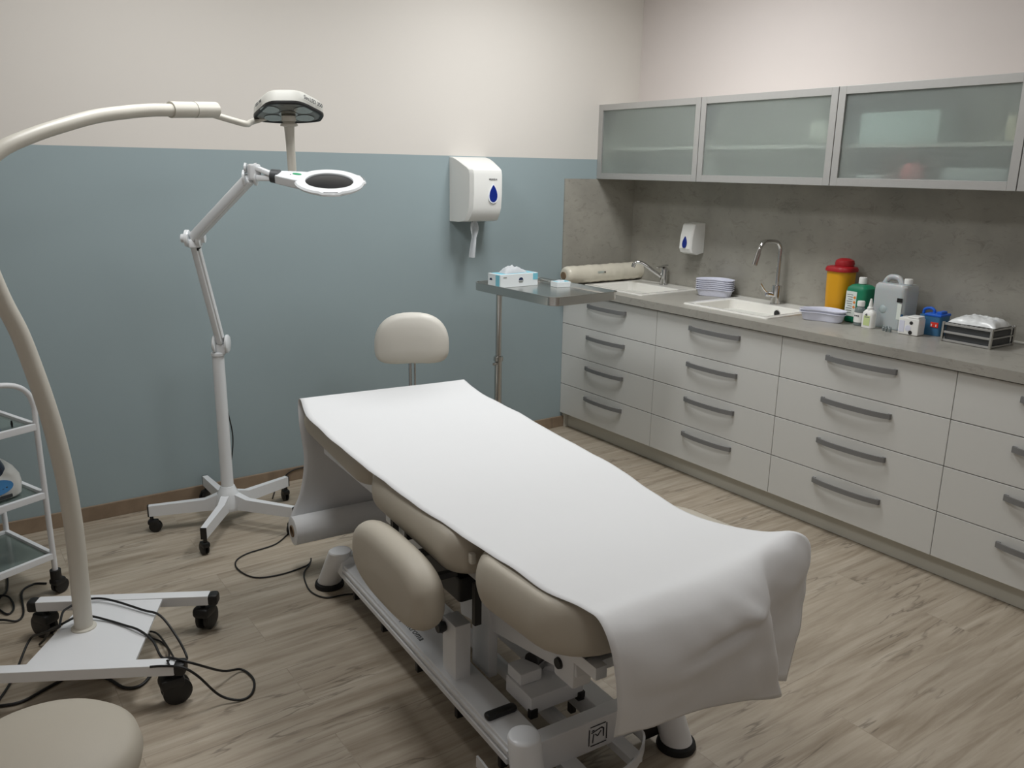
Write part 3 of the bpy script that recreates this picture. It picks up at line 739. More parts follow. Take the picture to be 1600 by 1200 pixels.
# tissue / glove boxes on the tray
def gbox(label, c, s, rz, tuft, name='glove_box'):
    t = thing(name, label, 'box', c, rz)
    b = new(); box(b, (0, 0, s[2]/2), s, bev=.0012); obj('carton', b, mat('white_card', (222, 228, 230), .6, var=.02), t)
    b = new()
    if tuft > .03:
        box(b, (0, 0, s[2]+.0004), (s[0]*.9, s[1]*.8, .001))
        box(b, (-s[0]/2-.0004, -s[1]*.28, s[2]*.5), (.001, s[1]*.3, s[2]*.9)); box(b, (s[0]*.43, -s[1]/2-.0004, s[2]*.72), (s[0]*.13, .001, s[2]*.5))
    else:
        box(b, (0, 0, s[2]+.0004), (s[0]*.85, s[1]*.7, .001)); box(b, (s[0]*.2, 0, s[2]+.002), (s[0]*.3, s[1]*.8, .003), R=Matrix.Rotation(.2, 3, 'Z'))
    obj('blue_print', b, SKYC, t)
    if tuft > .03:
        b = new(); prism(b, [(.014*math.cos(a), .014*math.sin(a)) for a in [PI*k/10 for k in range(11)]], 0, .001, basis((.01, -s[1]/2-.0002, s[2]*.5), (1, 0, 0), (0, 0, 1), (0, -1, 0)))
        prism(b, [(.011*math.cos(a), .011*math.sin(a)) for a in [PI*k/10 for k in range(11)]], 0, .001, basis((-s[0]/2-.0002, s[1]*.25, s[2]*.5), (0, -1, 0), (0, 0, 1), (-1, 0, 0)))
        obj('logo', b, NAVY, t)
        b = new()
        for dz in (.42, .34): box(b, (.01, -s[1]/2-.0006, s[2]*dz), (.03 if dz > .4 else .022, .0008, .003))
        box(b, (-s[0]*.38, -s[1]/2-.0006, s[2]*.78), (.02, .0008, .004))
        obj('small_print', b, GREYINK, t)
    b = new(); n = 18; G = []
    for i in range(n+1):
        row = []
        for j in range(n+1):
            a, c_ = -1+2*i/n, -1+2*j/n
            e = max(0, 1-a*a)*max(0, 1-c_*c_)
            row.append(Vector((a*s[0]*.3, c_*s[1]*.32, s[2]+.0012+tuft*e**.7*(1+.35*noise.noise(Vector((a*2, c_*3, 1)))-.25*a)+tuft*.3*noise.noise(Vector((a*5, c_*5, 9)))*e)))
        G.append(row)
    quadgrid(b, G); bmesh.ops.solidify(b, geom=b.faces, thickness=.001); obj('tissue', b, TISSUE, t, sharp=60)
gbox('white and light blue glove box with a white tuft, on the steel tray', (-1.275, -.508, TZ-.0215), (.235, .105, .064), math.radians(2), .032)
gbox('small white packet with blue print on the steel tray', (-1.085, -.655, TZ-.0215), (.08, .065, .026), math.radians(-8), .006, 'small_packet')

# ------------------------------------------------------------------ examination table
TO = Vector((-2.32, -1.9, 0)); TA = math.radians(-3.148)
def tw(u, v, z): return Vector((TO.x+u*.9985+v*.0549, TO.y-u*.0549+v*.9985, z))
t = thing('examination_table', 'long height-adjustable treatment table with beige padded sections and white base', 'examination table', TO, TA)
def ztop(v):   # top of the upholstery along the table
    P = [(-.93, .678), (-.86, .676), (-.39, .645), (.235, .657), (.9, .695)]
    for (a, za), (c, zc) in zip(P, P[1:]):
        if v <= c: return za+(zc-za)*(v-a)/(c-a)
    return P[-1][1]
def cushion(v0, v1, hw, th, rc=.085, name='cushion', corner=(1, 1)):
    b = new(); vm, hv = (v0+v1)/2, (v1-v0)/2
    LL = []; K = 12
    for k in range(K+1):
        ph = -PI/2+PI*k/K
        ins = .044*(1-math.cos(ph)**.62) if k not in (0, K) else .046
        zz = .5*th*math.sin(ph)
        L = []
        for x, y in rrect(hw-ins, hv-ins, max(.02, rc-ins*.5), 6):
            L.append(Vector((x, vm+y, ztop(vm+y)-th/2+zz)))
        LL.append(L)
    for f in (.8, .55, .3, .1):
        LL.append([Vector((x*f, vm+y*f, ztop(vm+y*f)+.0015*(1-f))) for x, y in rrect(hw-.046, hv-.046, max(.02, rc-.023), 6)])
    layered(b, LL)
    o = obj('cushion', b, BEIGE, t, sharp=60)
    b = new(); bx(b, (-hw+.09, v0+.05, 0), (hw-.09, v1-.05, .014))
    for v in b.verts: v.co.z += ztop(v.co.y)-th-.010
    obj('board', b, DARKG, o)
    return o
cushion(.245, .885, .338, .100)
cushion(-.385, .225, .345, .120)
cushion(-.880, -.405, .348, .135, rc=.13)
# hinge tabs between sections
b = new()
for v in (.235, -.395):
    box(b, (-.298, v, ztop(v)-.05), (.016, .018, .03), bev=.004)
objs('hinge_tab', b, CREAMP, t)
# support frame below cushions
b = new()
for u in (-.235, .235):
    bx(b, (u-.015, -.86, .49), (u+.015, .86, .52))
    for vv in b.verts:
        pass
for v in (-.82, -.42, -.2, .2, .45, .84): bx(b, (-.235, v-.015, .49), (.235, v+.015, .515))
obj('upper_frame', b, WPAINT, t)
b = new()   # lifting beam and blocks (white)
bx(b, (-.10, -.36, .40), (.10, .30, .47), bev=.006)
bx(b, (-.20, -.05, .455), (.2, .0, .495), bev=.004); bx(b, (-.2, .3, .455), (.2, .34, .495), bev=.004)
bx(b, (-.24, .02, .42), (-.19, .30, .49), bev=.004)
obj('lifting_frame', b, WPAINT, t)
def barM(bm, p, q, w_, h_, bev=.006):
    p, q = Vector(p), Vector(q); d = (q-p).normalized(); s = d.cross(Vector((0, 0, 1))).normalized(); n_ = s.cross(d)
    g = box(bm, (0, 0, 0), (w_, (q-p).length, h_), bev=bev)
    bmesh.ops.transform(bm, matrix=basis((p+q)/2, s, d, n_), verts=g)
b = new(); barM(b, (-.13, -.06, .275), (-.13, -.66, .395), .05, .09); barM(b, (.04, -.06, .275), (.04, -.66, .395), .045, .08)
bx(b, (-.16, -.66, .315), (-.10, -.575, .46), bev=.008); bx(b, (.01, -.66, .33), (.07, -.58, .46), bev=.006)
barM(b, (-.1, .45, .20), (-.1, .05, .42), .045, .07); barM(b, (.03, .45, .2), (.03, .05, .42), .045, .07)
objs('lifting_arm', b, WPAINT, t)
b = new(); bx(b, (-.275, -.26, .14), (-.225, -.18, .32), bev=.003); bx(b, (-.165, -.26, .12), (-.135, -.16, .35), bev=.003); bx(b, (.02, -.26, .14), (.06, -.18, .33), bev=.003); bx(b, (-.28, .30, .14), (-.22, .37, .3), bev=.003)
objs('post', b, WPAINT, t)
b = new(); cyl(b, (-.12, -.34, .36), (-.12, .34, .33), .034); bx(b, (-.18, -.02, .30), (-.06, .12, .40), bev=.01); cyl(b, (.04, -.1, .36), (.04, .34, .33), .034); bx(b, (-.23, -.20, .35), (.12, .06, .43), bev=.01)
objs('actuator', b, BLACK, t)
b = new()
for (u, v, z) in ((-.29, -.2, .295), (-.155, -.60, .36), (-.29, -.17, .30)): lathe(b, [(.001, -.012), (.014, -.012), (.017, 0), (.014, .012), (.001, .012)], (u, v, z), (1, 0, 0), n=16)
bx(b, (-.292, .02, .475), (-.272, .036, .53)); bx(b, (-.292, -.40, .40), (-.272, -.384, .52)); bx(b, (-.27, .17, .42), (-.25, .19, .53)); bx(b, (.05, -.72, .33), (.09, -.68, .39), bev=.006)
objs('knob', b, BLACK, t)
b = new(); bx(b, (-.175, -.50, .15), (.0, -.37, .20), bev=.004); bx(b, (-.17, -.44, .20), (-.1, -.37, .235), bev=.004); cyl(b, (-.06, -.42, .2), (.0, -.36, .225), .02); obj('motor_bracket', b, WPAINT, t)
b = new(); bx(b, (-.178, -.505, .14), (-.155, -.49, .165)); bx(b, (-.02, -.505, .14), (.002, -.49, .165)); cyl(b, (-.11, -.40, .24), (-.06, -.38, .24), .022); objs('motor', b, BLACK, t)
# base frame
b = new()
bx(b, (-.292, -.60, .095), (-.19, .62, .15), bev=.005); bx(b, (-.30, -.58, .10), (-.288, .60, .118), bev=.003); bx(b, (-.298, -.58, .128), (-.288, .60, .14), bev=.003)
bx(b, (.0, -.60, .085), (.065, .62, .15), bev=.005)
cyl(b, (-.085, -.58, .10), (-.085, .6, .10), .022)
objs('base_rail', b, WPAINT, t)
b = new(); bx(b, (-.285, -.62, .07), (.21, -.572, .165), bev=.005); bx(b, (-.30, .575, .10), (.21, .62, .18), bev=.005); objs('cross_beam', b, WPAINT, t)
def leg(u, v, du, dv, h=.205):
    b = new(); p = tw(0, 0, 0)
    A = Vector((u, v, h)); B = Vector((u+du, v+dv, .02)); d = (B-A).normalized()
    _, uu, vv = frame_of(d); uu = Vector((1, 0, 0)); vv = Vector((0, 1, 0))
    R_ = []
    for k, (f, r) in enumerate(((-.045, .028), (-.03, .038), (0, .042), (.3, .043), (1, .045))):
        c = A+(B-A)*f; R_.append(ring(b, c, uu, vv, r, 28))
    skin(b, R_); o = obj('leg', b, WPAINT, t)
    b = new(); lathe(b, [(.045, 0), (.054, 0), (.056, .006), (.053, .017), (.046, .022)], (u+du, v+dv, 0)); cyl(b, (u+du, v+dv, 0), (u+du, v+dv, .012), .046); obj('rubber_foot', b, RUBBER, o)
leg(-.300, .585, 0.005, .145); leg(.205, .585, .01, .145); leg(-.278, -.625, -.005, -.05); leg(.185, -.60, .035, -.05)
b = new(); box(b, (-.242, -.455, .158), (.095, .028, .02), bev=.009)
obj('rail_grip', b, BLACK, t)
b = new()
for v in (.5, .25, -.02, -.28, -.52): bx(b, (-.285, v-.009, .045), (-.262, v+.009, .10), bev=.003)
bx(b, (.02, -.42, .03), (.04, -.40, .09), bev=.003); bx(b, (-.25, .44, .05), (-.12, .56, .1), bev=.01); bx(b, (.12, -.62, .03), (.19, -.57, .08), bev=.004)
objs('rail_stud', b, BLACK, t)
# foot lever bar
b = new(); pts = cat([(-.34, -.50, .075), (-.33, -.66, .07), (-.22, -.735, .068), (-.02, -.725, .07), (.085, -.665, .075), (.1, -.60, .08), (.13, -.582, .085), (.25, -.585, .09)], 6)
LL = []
for i, p in enumerate(pts):
    a = pts[max(0, i-1)]; c = pts[min(len(pts)-1, i+1)]; d = (c-a).normalized(); s = Vector((d.y, -d.x, 0)).normalized()
    LL.append([p+s*.003-Vector((0, 0, .016)), p-s*.003-Vector((0, 0, .016)), p-s*.003+Vector((0, 0, .016)), p+s*.003+Vector((0, 0, .016))])
layered(b, LL); bx(b, (-.16, -.73, .05), (-.11, -.60, .075)); bx(b, (.01, -.70, .05), (.05, -.6, .075)); obj('foot_lever', b, WPAINT, t)
# logo on the cross beam and name on the rail
b = new(); Ml = basis((-.040, -.6208, .118), (1, 0, 0), (0, 0, 1), (0, -1, 0)); th_ = .0028; h = .029
for (x0, y0, x1, y1) in ((-h+.003, h, h-.004, h), (-h, h-.006, -h, -h+.003), (h, h-.003, h, -h+.006), (-h+.006, -h, h, -h), (-.022, .010, .010, .018), (-.021, .017, -.013, .017), (-.014, .006, -.017, -.021), (-.009, .004, -.001, -.004), (-.001, -.004, .010, .009), (.010, .018, .018, .014), (.018, .014, .019, -.012)):
    d = Vector((x1-x0, y1-y0)); n_ = Vector((-d.y, d.x)).normalized()*th_/2
    w_ = 1.6 if (x0 > 0 and y0 > .01 and y0 < .02) else 1
    prism(b, [(x0+n_.x*w_, y0+n_.y*w_), (x0-n_.x*w_, y0-n_.y*w_), (x1-n_.x, y1-n_.y), (x1+n_.x, y1+n_.y)], 0, .0008, Ml)
obj('logo', b, INK, t, smooth=False)
text('lettering', 'Spektroma', .034, basis((-.262, .055, .1504), (0, -1, 0), (1, 0, 0), (0, 0, 1)), DARKG, t, space=1.05)
# folded-down arm support
b = new(); LL = []; K = 12
def sup(hx, hz, e, n=44):
    return [(hx*math.copysign(abs(math.cos(a))**e, math.cos(a)), hz*math.copysign(abs(math.sin(a))**e, math.sin(a))) for a in [2*PI*k/n for k in range(n)]]
for k in range(K+1):
    ph = -PI/2+PI*k/K; ins = .045*(1-math.cos(ph)**.9) if 0 < k < K else .045; xx = .047*math.sin(ph)
    LL.append([Vector((-.405+xx, -.15+y, .475+z)) for y, z in sup(.240-ins, .107-ins, .70)])
LL = [[Vector((-.405-.047-.004*(1-f), -.15+y, .475+z)) for y, z in sup(.195*f, .062*f, .70)] for f in (.05, .35, .7)]+LL+[[Vector((-.405+.047, -.15+y, .475+z)) for y, z in sup(.195*f, .062*f, .70)] for f in (.7, .35, .05)]
layered(b, LL); o = obj('arm_pad', b, BEIGE, t, sharp=70)
b = new(); bx(b, (-.37, -.2, .44), (-.235, -.18, .46), bev=.003); bx(b, (-.37, -.04, .44), (-.235, -.02, .46), bev=.003); objs('arm_bracket', b, DARKG, o)
# roll holder
b = new(); cyl(b, tw(-.36, .853, .19), tw(.30, .853, .19), .008, n=12)
for u in (.3,): cyl(b, tw(u, .853, .19), tw(u, .82, .56), .007, n=10)
obj('roll_holder', b, WPAINT, t, world=True)

# paper: roll plus sheet
t = thing('paper_roll', 'white paper roll under the head end, its sheet spread over the whole table', 'paper roll', (-2.58, -1.02, .0))
A, B = Vector((-2.655, -1.0, .187)), Vector((-2.06, -1.035, .187))
b = new(); d = (B-A); L = d.length
lathe(b, [(.024, 0), (.05, 0), (.056, .002), (.056, L-.002), (.05, L), (.024, L), (.024, L*.5), (.024, .0)], A, d, n=40, caps=False); obj('roll', b, PAPER, t, world=True)
b = new(); lathe(b, [(.0235, -.004), (.0235, L+.004)], A, d, caps=False, n=24); lathe(b, [(.019, L+.004), (.019, -.004)], A, d, caps=False, n=24); lathe(b, [(.019, -.004), (.0235, -.004)], A, d, caps=False, n=24); obj('core_tube', b, CARD, t, world=True)
def P3(*a): return Vector(a)
def top(x, y, dz=.006):
    v = (x-TO.x)*.0549+(y-TO.y)*.9985
    return Vector((x, y, ztop(v)+dz))
rows = [
 # from the roll up to the head edge: five points left to right
 [P3(-2.650, -.944, .19), P3(-2.50, -.953, .19), P3(-2.35, -.962, .19), P3(-2.20, -.971, .19), P3(-2.06, -.980, .19)],
 [P3(-2.635, -.948, .24), P3(-2.48, -.952, .24), P3(-2.34, -.960, .24), P3(-2.16, -.972, .24), P3(-2.02, -.985, .24)],
 [P3(-2.598, -.958, .33), P3(-2.45, -.955, .33), P3(-2.30, -.965, .33), P3(-2.12, -.98, .33), P3(-1.96, -.995, .33)],
 [P3(-2.580, -.962, .46), P3(-2.42, -.965, .46), P3(-2.26, -.975, .46), P3(-2.08, -.99, .46), P3(-1.92, -1.01, .46)],
 [P3(-2.592, -.962, .60), P3(-2.42, -.965, .60), P3(-2.25, -.98, .60), P3(-2.07, -1.0, .60), P3(-1.90, -1.02, .60)],
 [P3(-2.588, -.948, .688), P3(-2.41, -.962, .685), P3(-2.24, -.982, .685), P3(-2.06, -1.005, .685), P3(-1.888, -1.022, .69)],
 [P3(-2.590, -.985, .7035), P3(-2.42, -1.0, .7045), P3(-2.24, -1.02, .7045), P3(-2.06, -1.04, .7045), P3(-1.895, -1.055, .703)],
 [top(-2.632, -1.15, .004), top(-2.45, -1.16), top(-2.27, -1.17), top(-2.09, -1.18), top(-1.92, -1.19)],
 [top(-2.652, -1.42, .006), top(-2.47, -1.43), top(-2.29, -1.43), top(-2.10, -1.43), top(-1.925, -1.44)],
 [top(-2.655, -1.66, .006), top(-2.48, -1.68), top(-2.30, -1.70), top(-2.12, -1.72), top(-1.942, -1.74)],
 [top(-2.660, -1.98, .004), top(-2.49, -2.0), top(-2.32, -2.01), top(-2.14, -2.03), top(-1.972, -2.05)],
 [top(-2.655, -2.30, .006), top(-2.49, -2.28), top(-2.33, -2.27), top(-2.17, -2.26), top(-2.010, -2.24)],
 [top(-2.668, -2.50, .005), top(-2.51, -2.49), top(-2.36, -2.47), top(-2.20, -2.45), top(-2.058, -2.42)],
 [top(-2.676, -2.64, .006), top(-2.52, -2.62), top(-2.38, -2.61), top(-2.22, -2.58), top(-2.070, -2.56)],
 [top(-2.665, -2.745, .004), top(-2.52, -2.74), top(-2.36, -2.735), top(-2.17, -2.72), top(-2.030, -2.70, .01)],
 [P3(-2.668, -2.800, .682), P3(-2.53, -2.81, .684), P3(-2.38, -2.815, .686), P3(-2.19, -2.80, .688), P3(-1.985, -2.760, .692)],
 [P3(-2.672, -2.840, .645), P3(-2.54, -2.87, .640), P3(-2.40, -2.88, .638), P3(-2.22, -2.86, .642), P3(-1.932, -2.765, .658)],
 [P3(-2.660, -2.848, .57), P3(-2.54, -2.885, .555), P3(-2.39, -2.89, .555), P3(-2.205, -2.875, .575), P3(-1.880, -2.740, .575)],
 [P3(-2.645, -2.838, .50), P3(-2.50, -2.855, .475), P3(-2.35, -2.86, .470), P3(-2.165, -2.86, .485), P3(-1.850, -2.720, .46)],
 [P3(-2.632, -2.825, .44), P3(-2.47, -2.835, .415), P3(-2.30, -2.84, .39), P3(-2.110, -2.842, .37), P3(-1.850, -2.712, .34)],
 [P3(-2.622, -2.815, .395), P3(-2.44, -2.82, .370), P3(-2.24, -2.82, .330), P3(-2.040, -2.81, .262), P3(-1.890, -2.72, .205)]]
# split every row at the crease near the right corner: columns a b c d | crease, behind it, right edge
NR = []
for i, r in enumerate(rows):
    a_, b_, c_, d_, e_ = r
    if i < 16: NR.append([a_, b_, c_, c_.lerp(d_, .6), d_, d_.lerp(e_, .25), d_.lerp(e_, .6), e_])
    else:
        k = min(1, (i-16)/1.5) if i > 16 else .25
        cr_ = d_+Vector((.012, .0, 0)); bh = d_.lerp(e_, .25)*(1-k)+(d_+Vector((.014, .03 if i < 18 else .055, 0)))*k
        NR.append([a_, b_, c_, c_.lerp(d_, .6)*1+Vector((0, -.006*k, 0)), cr_, bh, bh.lerp(e_, .5)+Vector((.0, -.018 if i < 18 else .006, 0)), e_])
rows = NR
K = 6
cols = [cat(r, 8) for r in rows]                     # across
ncol = len(cols[0])
G = [cat([cols[i][j] for i in range(len(rows))], K) for j in range(ncol)]   # along
nr = len(G[0])
for j in range(ncol):
    for i in range(nr):
        p = G[j][i]; q = i/K; e = Vector((0, 0, 0))
        if q > 14.3:
            k = min(1, (q-14.3)/2)
            s = j/(ncol-1)
            f = .018*noise.noise(Vector((p.x*5, p.z*6, 2.2)))+.006*noise.noise(Vector((p.x*14+p.z*5, p.z*13, 5)))
            # a soft horizontal fold and a pinched ridge near the right corner
            dx, dz = (p.x+2.34)/.13, (p.z-.565-.10*(p.x+2.34))/.020
            f += .022*math.exp(-dx*dx)*math.exp(-dz*dz)
            dx, dz = (p.x+2.26)/.05, (p.z-.60+.5*(p.x+2.26))/.022
            f -= .02*math.exp(-dx*dx)*math.exp(-dz*dz)
            # crease where the front turns back to the side
            cx_ = -2.085+.16*(.56-p.z)
            e += Vector((0, 1, 0))*f*k
        elif q > 5.5:
            v = (p.x-TO.x)*.0549+(p.y-TO.y)*.9985
            e.z += .0012*noise.noise(Vector((p.x*3, p.y*6, 0)))
            s = j/(ncol-1)
            edge = max(0, 1-min(s, 1-s)/.08)
            e.z += edge*.004*noise.noise(Vector((p.y*7, s*9, 3)))
            e.x += edge*.004*noise.noise(Vector((p.y*9, s*9, 8)))
        else:
            e.y += .006*noise.noise(Vector((p.x*5, p.z*5, 4)))
        G[j][i] = p+e
b = new(); quadgrid(b, G); bmesh.ops.recalc_face_normals(b, faces=b.faces); 
o = obj('sheet', b, PAPER, t, world=True, sharp=180)
sm = o.modifiers.new('thickness', 'SOLIDIFY'); sm.thickness = .0009; sm.offset = 0

# ------------------------------------------------------------------ magnifying lamp
LC = Vector((-2.714, -.365, 0))
t = thing('magnifier_lamp', 'white magnifying lamp with jointed arm on a five-caster stand', 'magnifying lamp', LC)
b = new()
angs = [math.radians(a) for a in (20, 92, 164, 236, 308)]
def caster(bm, c, a, R_=.026, wd=.011, zt_=.075, off=.012):
    d = Vector((math.cos(a), math.sin(a), 0)); s = Vector((-d.y, d.x, 0)); c = Vector(c)+d*off
    for k in (-1, 1): lathe(bm, [(.001, -wd/2), (R_*.8, -wd/2), (R_, -wd/4), (R_, wd/4), (R_*.8, wd/2), (R_*.35, wd/2+.001), (.001, wd/2+.001)], c+s*k*(wd*.75)+Vector((0, 0, R_)), s, n=24)
    lathe(bm, [(R_*1.06, -wd*1.2), (R_*1.1, -wd*.9), (R_*1.1, wd*.9), (R_*1.06, wd*1.2)], c+Vector((0, 0, R_+.004)), s, n=24) if False else None
    g = box(bm, (0, 0, 0), (R_*1.7, wd*2.9, R_*.9), bev=R_*.3)
    bmesh.ops.transform(bm, matrix=basis(c-d*off*.6+Vector((0, 0, R_*1.75)), d, s, (0, 0, 1)), verts=g)
    cyl(bm, Vector((c.x, c.y, 0))-d*off+Vector((0, 0, R_*1.8)), Vector((c.x, c.y, 0))-d*off+Vector((0, 0, zt_)), .008, n=12)
for i, a in enumerate(angs):
    d = Vector((math.cos(a), math.sin(a), 0)); s = Vector((-d.y, d.x, 0))
    b = new(); LL = []
    for r, h0, h1, wd in ((.0, .075, .155, .036), (.05, .075, .145, .034), (.1, .075, .128, .03), (.33, .075, .123, .024)):
        LL.append([d*r-s*wd/2+Vector((0, 0, h0)), d*r+s*wd/2+Vector((0, 0, h0)), d*r+s*wd/2+Vector((0, 0, h1)), d*r-s*wd/2+Vector((0, 0, h1))])
    layered(b, LL); o = obj('leg', b, WPAINT, t)
    b = new(); g = box(b, (0, 0, 0), (.006, .025, .05), bev=.001); bmesh.ops.transform(b, matrix=basis(d*.333+Vector((0, 0, .099)), d, s, (0, 0, 1)), verts=g); obj('end_cap', b, BLACK, o)
    b = new(); caster(b, d*.322, a+1.2+i*.9, off=.014); obj('caster', b, BLACK, o)
b = new(); lathe(b, [(.055, .072), (.06, .09), (.05, .14), (.036, .165), (.03, .18)]); cyl(b, (0, 0, .16), (0, 0, .775), .027, .025); lathe(b, [(.025, .772), (.029, .775), (.029, .785), (.024, .79)]); obj('pole', b, LAMPW, t)
W_ = lambda x, y, z: Vector((x, y, z))
j1 = W_(-2.700, -.375, .825); el = W_(-2.803, -.46, 1.279); hd = W_(-2.672, -.80, 1.520)
side = Vector((.86, -.5, 0)).normalized()
b = new(); 
for k in (-1, 1): lathe(b, [(.001, -.006), (.034, -.006), (.039, -.003), (.039, .004), (.032, .009), (.012, .011), (.001, .011)], j1+side*.025*k, side*k, n=24)
bxg = box(b, (0, 0, 0), (.04, .03, .045), bev=.006); bmesh.ops.transform(b, matrix=basis(j1-Vector((0, 0, .022)), side, (side.cross(Vector((0, 0, 1)))), (0, 0, 1)), verts=bxg)
obj('lower_joint', b, LAMPW, t, world=True)
b = new(); barM(b, j1, el, .030, .036, .009); barM(b, j1+(el-j1)*.06, j1+(el-j1)*.94+W_(0, 0, 0), .042, .018, .005); o = obj('lower_arm', b, LAMPW, t, world=True)
b = new()
for k in (-1, 1): lathe(b, [(.001, -.008), (.030, -.008), (.034, -.004), (.034, .007), (.018, .011), (.017, .024), (.001, .024)], el+side*.022*k, side*k, n=24)
box(b, el-Vector((0, 0, .02)), (.05, .045, .036), bev=.01); obj('elbow_joint', b, LAMPW, t, world=True)
b = new(); cyl(b, el-Vector((-.01, 0, .045)), el-Vector((-.02, .01, .02)), .011, n=12); obj('elbow_boot', b, BLACK, t, world=True)
b = new(); barM(b, el, hd, .038, .042, .011); barM(b, el+(hd-el)*.08-Vector((0, 0, .018)), el+(hd-el)*.92-Vector((0, 0, .018)), .02, .016, .004); obj('upper_arm', b, LAMPW, t, world=True)
rc = W_(-2.448, -1.0, 1.506); nrm = Vector((-.12, -.29, .95)).normalized()
ax = (rc-hd); ax = (ax-nrm*ax.dot(nrm)).normalized(); bx_ = nrm.cross(ax)
b = new()
for k in (-1, 1): lathe(b, [(.001, -.005), (.027, -.005), (.029, .003), (.01, .007), (.001, .007)], hd+side*.021*k, side*k, n=20); lathe(b, [(.001, -.005), (.017, -.005), (.019, .003), (.001, .006)], hd+side*.018*k+W_(.004, 0, .035), side*k, n=20)
box(b, hd+W_(.012, -.012, .02), (.045, .04, .06), bev=.01); barM(b, hd+W_(.02, -.02, .035), rc-ax*.215+nrm*.006, .034, .016, .004); barM(b, hd+W_(.02, -.02, .0), rc-ax*.215-nrm*.008, .034, .022, .006)
obj('head_joint', b, LAMPW, t, world=True)
b = new(); cyl(b, rc-ax*.218, rc-ax*.188, .024, .026, n=20); obj('swivel', b, DARKG, t, world=True)
# head: ring with neck
b = new(); M5 = basis(rc, ax, bx_, nrm); NN = 64
def ringr(r, h, k=0):
    L = []
    for i in range(NN):
        a = 2*PI*i/NN; rr = r
        if k:
            for a0 in (-PI/2+.35, .55): 
                dd = (a-a0+PI) % (2*PI)-PI
                if abs(dd) < .26: rr += .008*k
        L.append(M5 @ Vector((rr*math.cos(a), rr*math.sin(a), h)))
    return L
LL = [ringr(.088, -.008), ringr(.11, -.010), ringr(.121, -.004, 1), ringr(.124, .003, 1), ringr(.120, .010, 1), ringr(.112, .0135, .0), ringr(.094, .0135), ringr(.086, .009), ringr(.084, -.004), ringr(.088, -.008)]
layered(b, LL, caps=False)
g = prism(b, [(-.195, -.026), (-.185, -.032), (-.12, -.046), (-.09, -.055), (-.09, .055), (-.12, .046), (-.185, .032), (-.195, .026)], -.018, .014, bev=.004); bmesh.ops.transform(b, matrix=M5, verts=g)
h_ = obj('magnifier_head', b, LAMPW, t, world=True)
b = new(); layered(b, [ringr(.0855, -.003), ringr(.0855, .004), ringr(.06, .0072), ringr(.03, .009), ringr(.001, .0095)]); obj('lens', b, LENS, h_, world=True)
b = new(); g = prism(b, [(.012*math.cos(a)*1.4, .008*math.sin(a)) for a in [2*PI*k/20 for k in range(20)]], .012, .016); bmesh.ops.transform(b, matrix=M5 @ Matrix.Translation((-.125, .012, 0)), verts=g); obj('button', b, GREENL, h_, world=True)
b = new(); 
for a0 in (-PI/2+.35, .55):
    LL = []
    for k in range(9):
        a = a0-.2+.4*k/8
        LL.append([M5 @ Vector((r*math.cos(a), r*math.sin(a), z)) for r, z in ((.121, .0075), (.1265, .0075), (.1265, .011), (.121, .011))])
    layered(b, LL)
g = box(b, (-.145, .0, .0145), (.004, .003, .001)); bmesh.ops.transform(b, matrix=M5, verts=g)
obj('grip_slot', b, BLACK, h_, world=True)
b = new(); tube(b, cat([W_(-2.690, -.345, .56), W_(-2.682, -.345, .5), W_(-2.671, -.345, .42), W_(-2.672, -.345, .36), W_(-2.684, -.35, .29)], 6), .0028, n=8); obj('cable', b, CABLE, t, world=True)

# ------------------------------------------------------------------ surgical lamp on wheeled base
t = thing('examination_lamp', 'cream floor-standing examination lamp with arched pole and wheeled plate base', 'examination lamp', (-3.43, -1.235, 0))
a_ = math.radians(-29); ud = Vector((math.cos(a_), math.sin(a_), 0)); vd = Vector((-math.sin(a_), math.cos(a_), 0))
BT = .14
cen = Vector((-3.385, -1.275, 0))
def bw(u, v, z): return cen+ud*u+vd*v+Vector((0, 0, z))
b = new()
for v in (.205, -.205):
    g = box(b, (0, 0, 0), (.56, .042, .036), bev=.004); bmesh.ops.transform(b, matrix=basis(bw(0, v, BT-.018), ud, vd, (0, 0, 1)), verts=g)
g = prism(b, [(-.15, -.19), (.16, -.19), (.13, .19), (-.12, .19)], BT-.012, BT-.004, basis((0, 0, 0), ud, vd, (0, 0, 1))); bmesh.ops.translate(b, vec=cen, verts=g)
obj('base_frame', b, WPAINT, t, world=True)
b = new()
for v in (.205, -.205):
    for s in (-1, 1):
        g = box(b, (0, 0, 0), (.034, .046, .040), bev=.01); bmesh.ops.transform(b, matrix=basis(bw(s*.293, v, BT-.019), ud, vd, (0, 0, 1)), verts=g)
objs('end_cap', b, BLACK, t, world=True)
for i, (u, v) in enumerate(((.255, .205), (-.255, .205), (.255, -.205), (-.255, -.205))):
    b = new(); caster(b, bw(u, v, 0), a_+(1.3, 2.6, .5, 2)[i], R_=.042, wd=.02, zt_=BT-.034, off=.02); obj('caster', b, BLACK, t, world=True)
arc = [(-3.43, -1.23, BT), (-3.427, -1.229, .25), (-3.424, -1.228, .38), (-3.424, -1.228, .50), (-3.43, -1.23, .64), (-3.441, -1.236, .76), (-3.456, -1.243, .87), (-3.478, -1.253, .99), (-3.502, -1.265, 1.10), (-3.536, -1.282, 1.208), (-3.562, -1.294, 1.33), (-3.566, -1.296, 1.44), (-3.54, -1.284, 1.54), (-3.49, -1.26, 1.594), (-3.407, -1.219, 1.635), (-3.318, -1.176, 1.668), (-3.225, -1.130, 1.697), (-3.127, -1.083, 1.716), (-3.05, -1.045, 1.727), (-2.965, -1.003, 1.733)]
b = new(); tube(b, cat(arc, 6), lambda f: .027-.007*min(1, max(0, (f-.25)/.5)), n=24); lathe(b, [(.037, .0), (.037, .004), (.03, .007)], (-3.43, -1.23, BT-.004), n=28); obj('arched_pole', b, CREAMP, t, world=True)
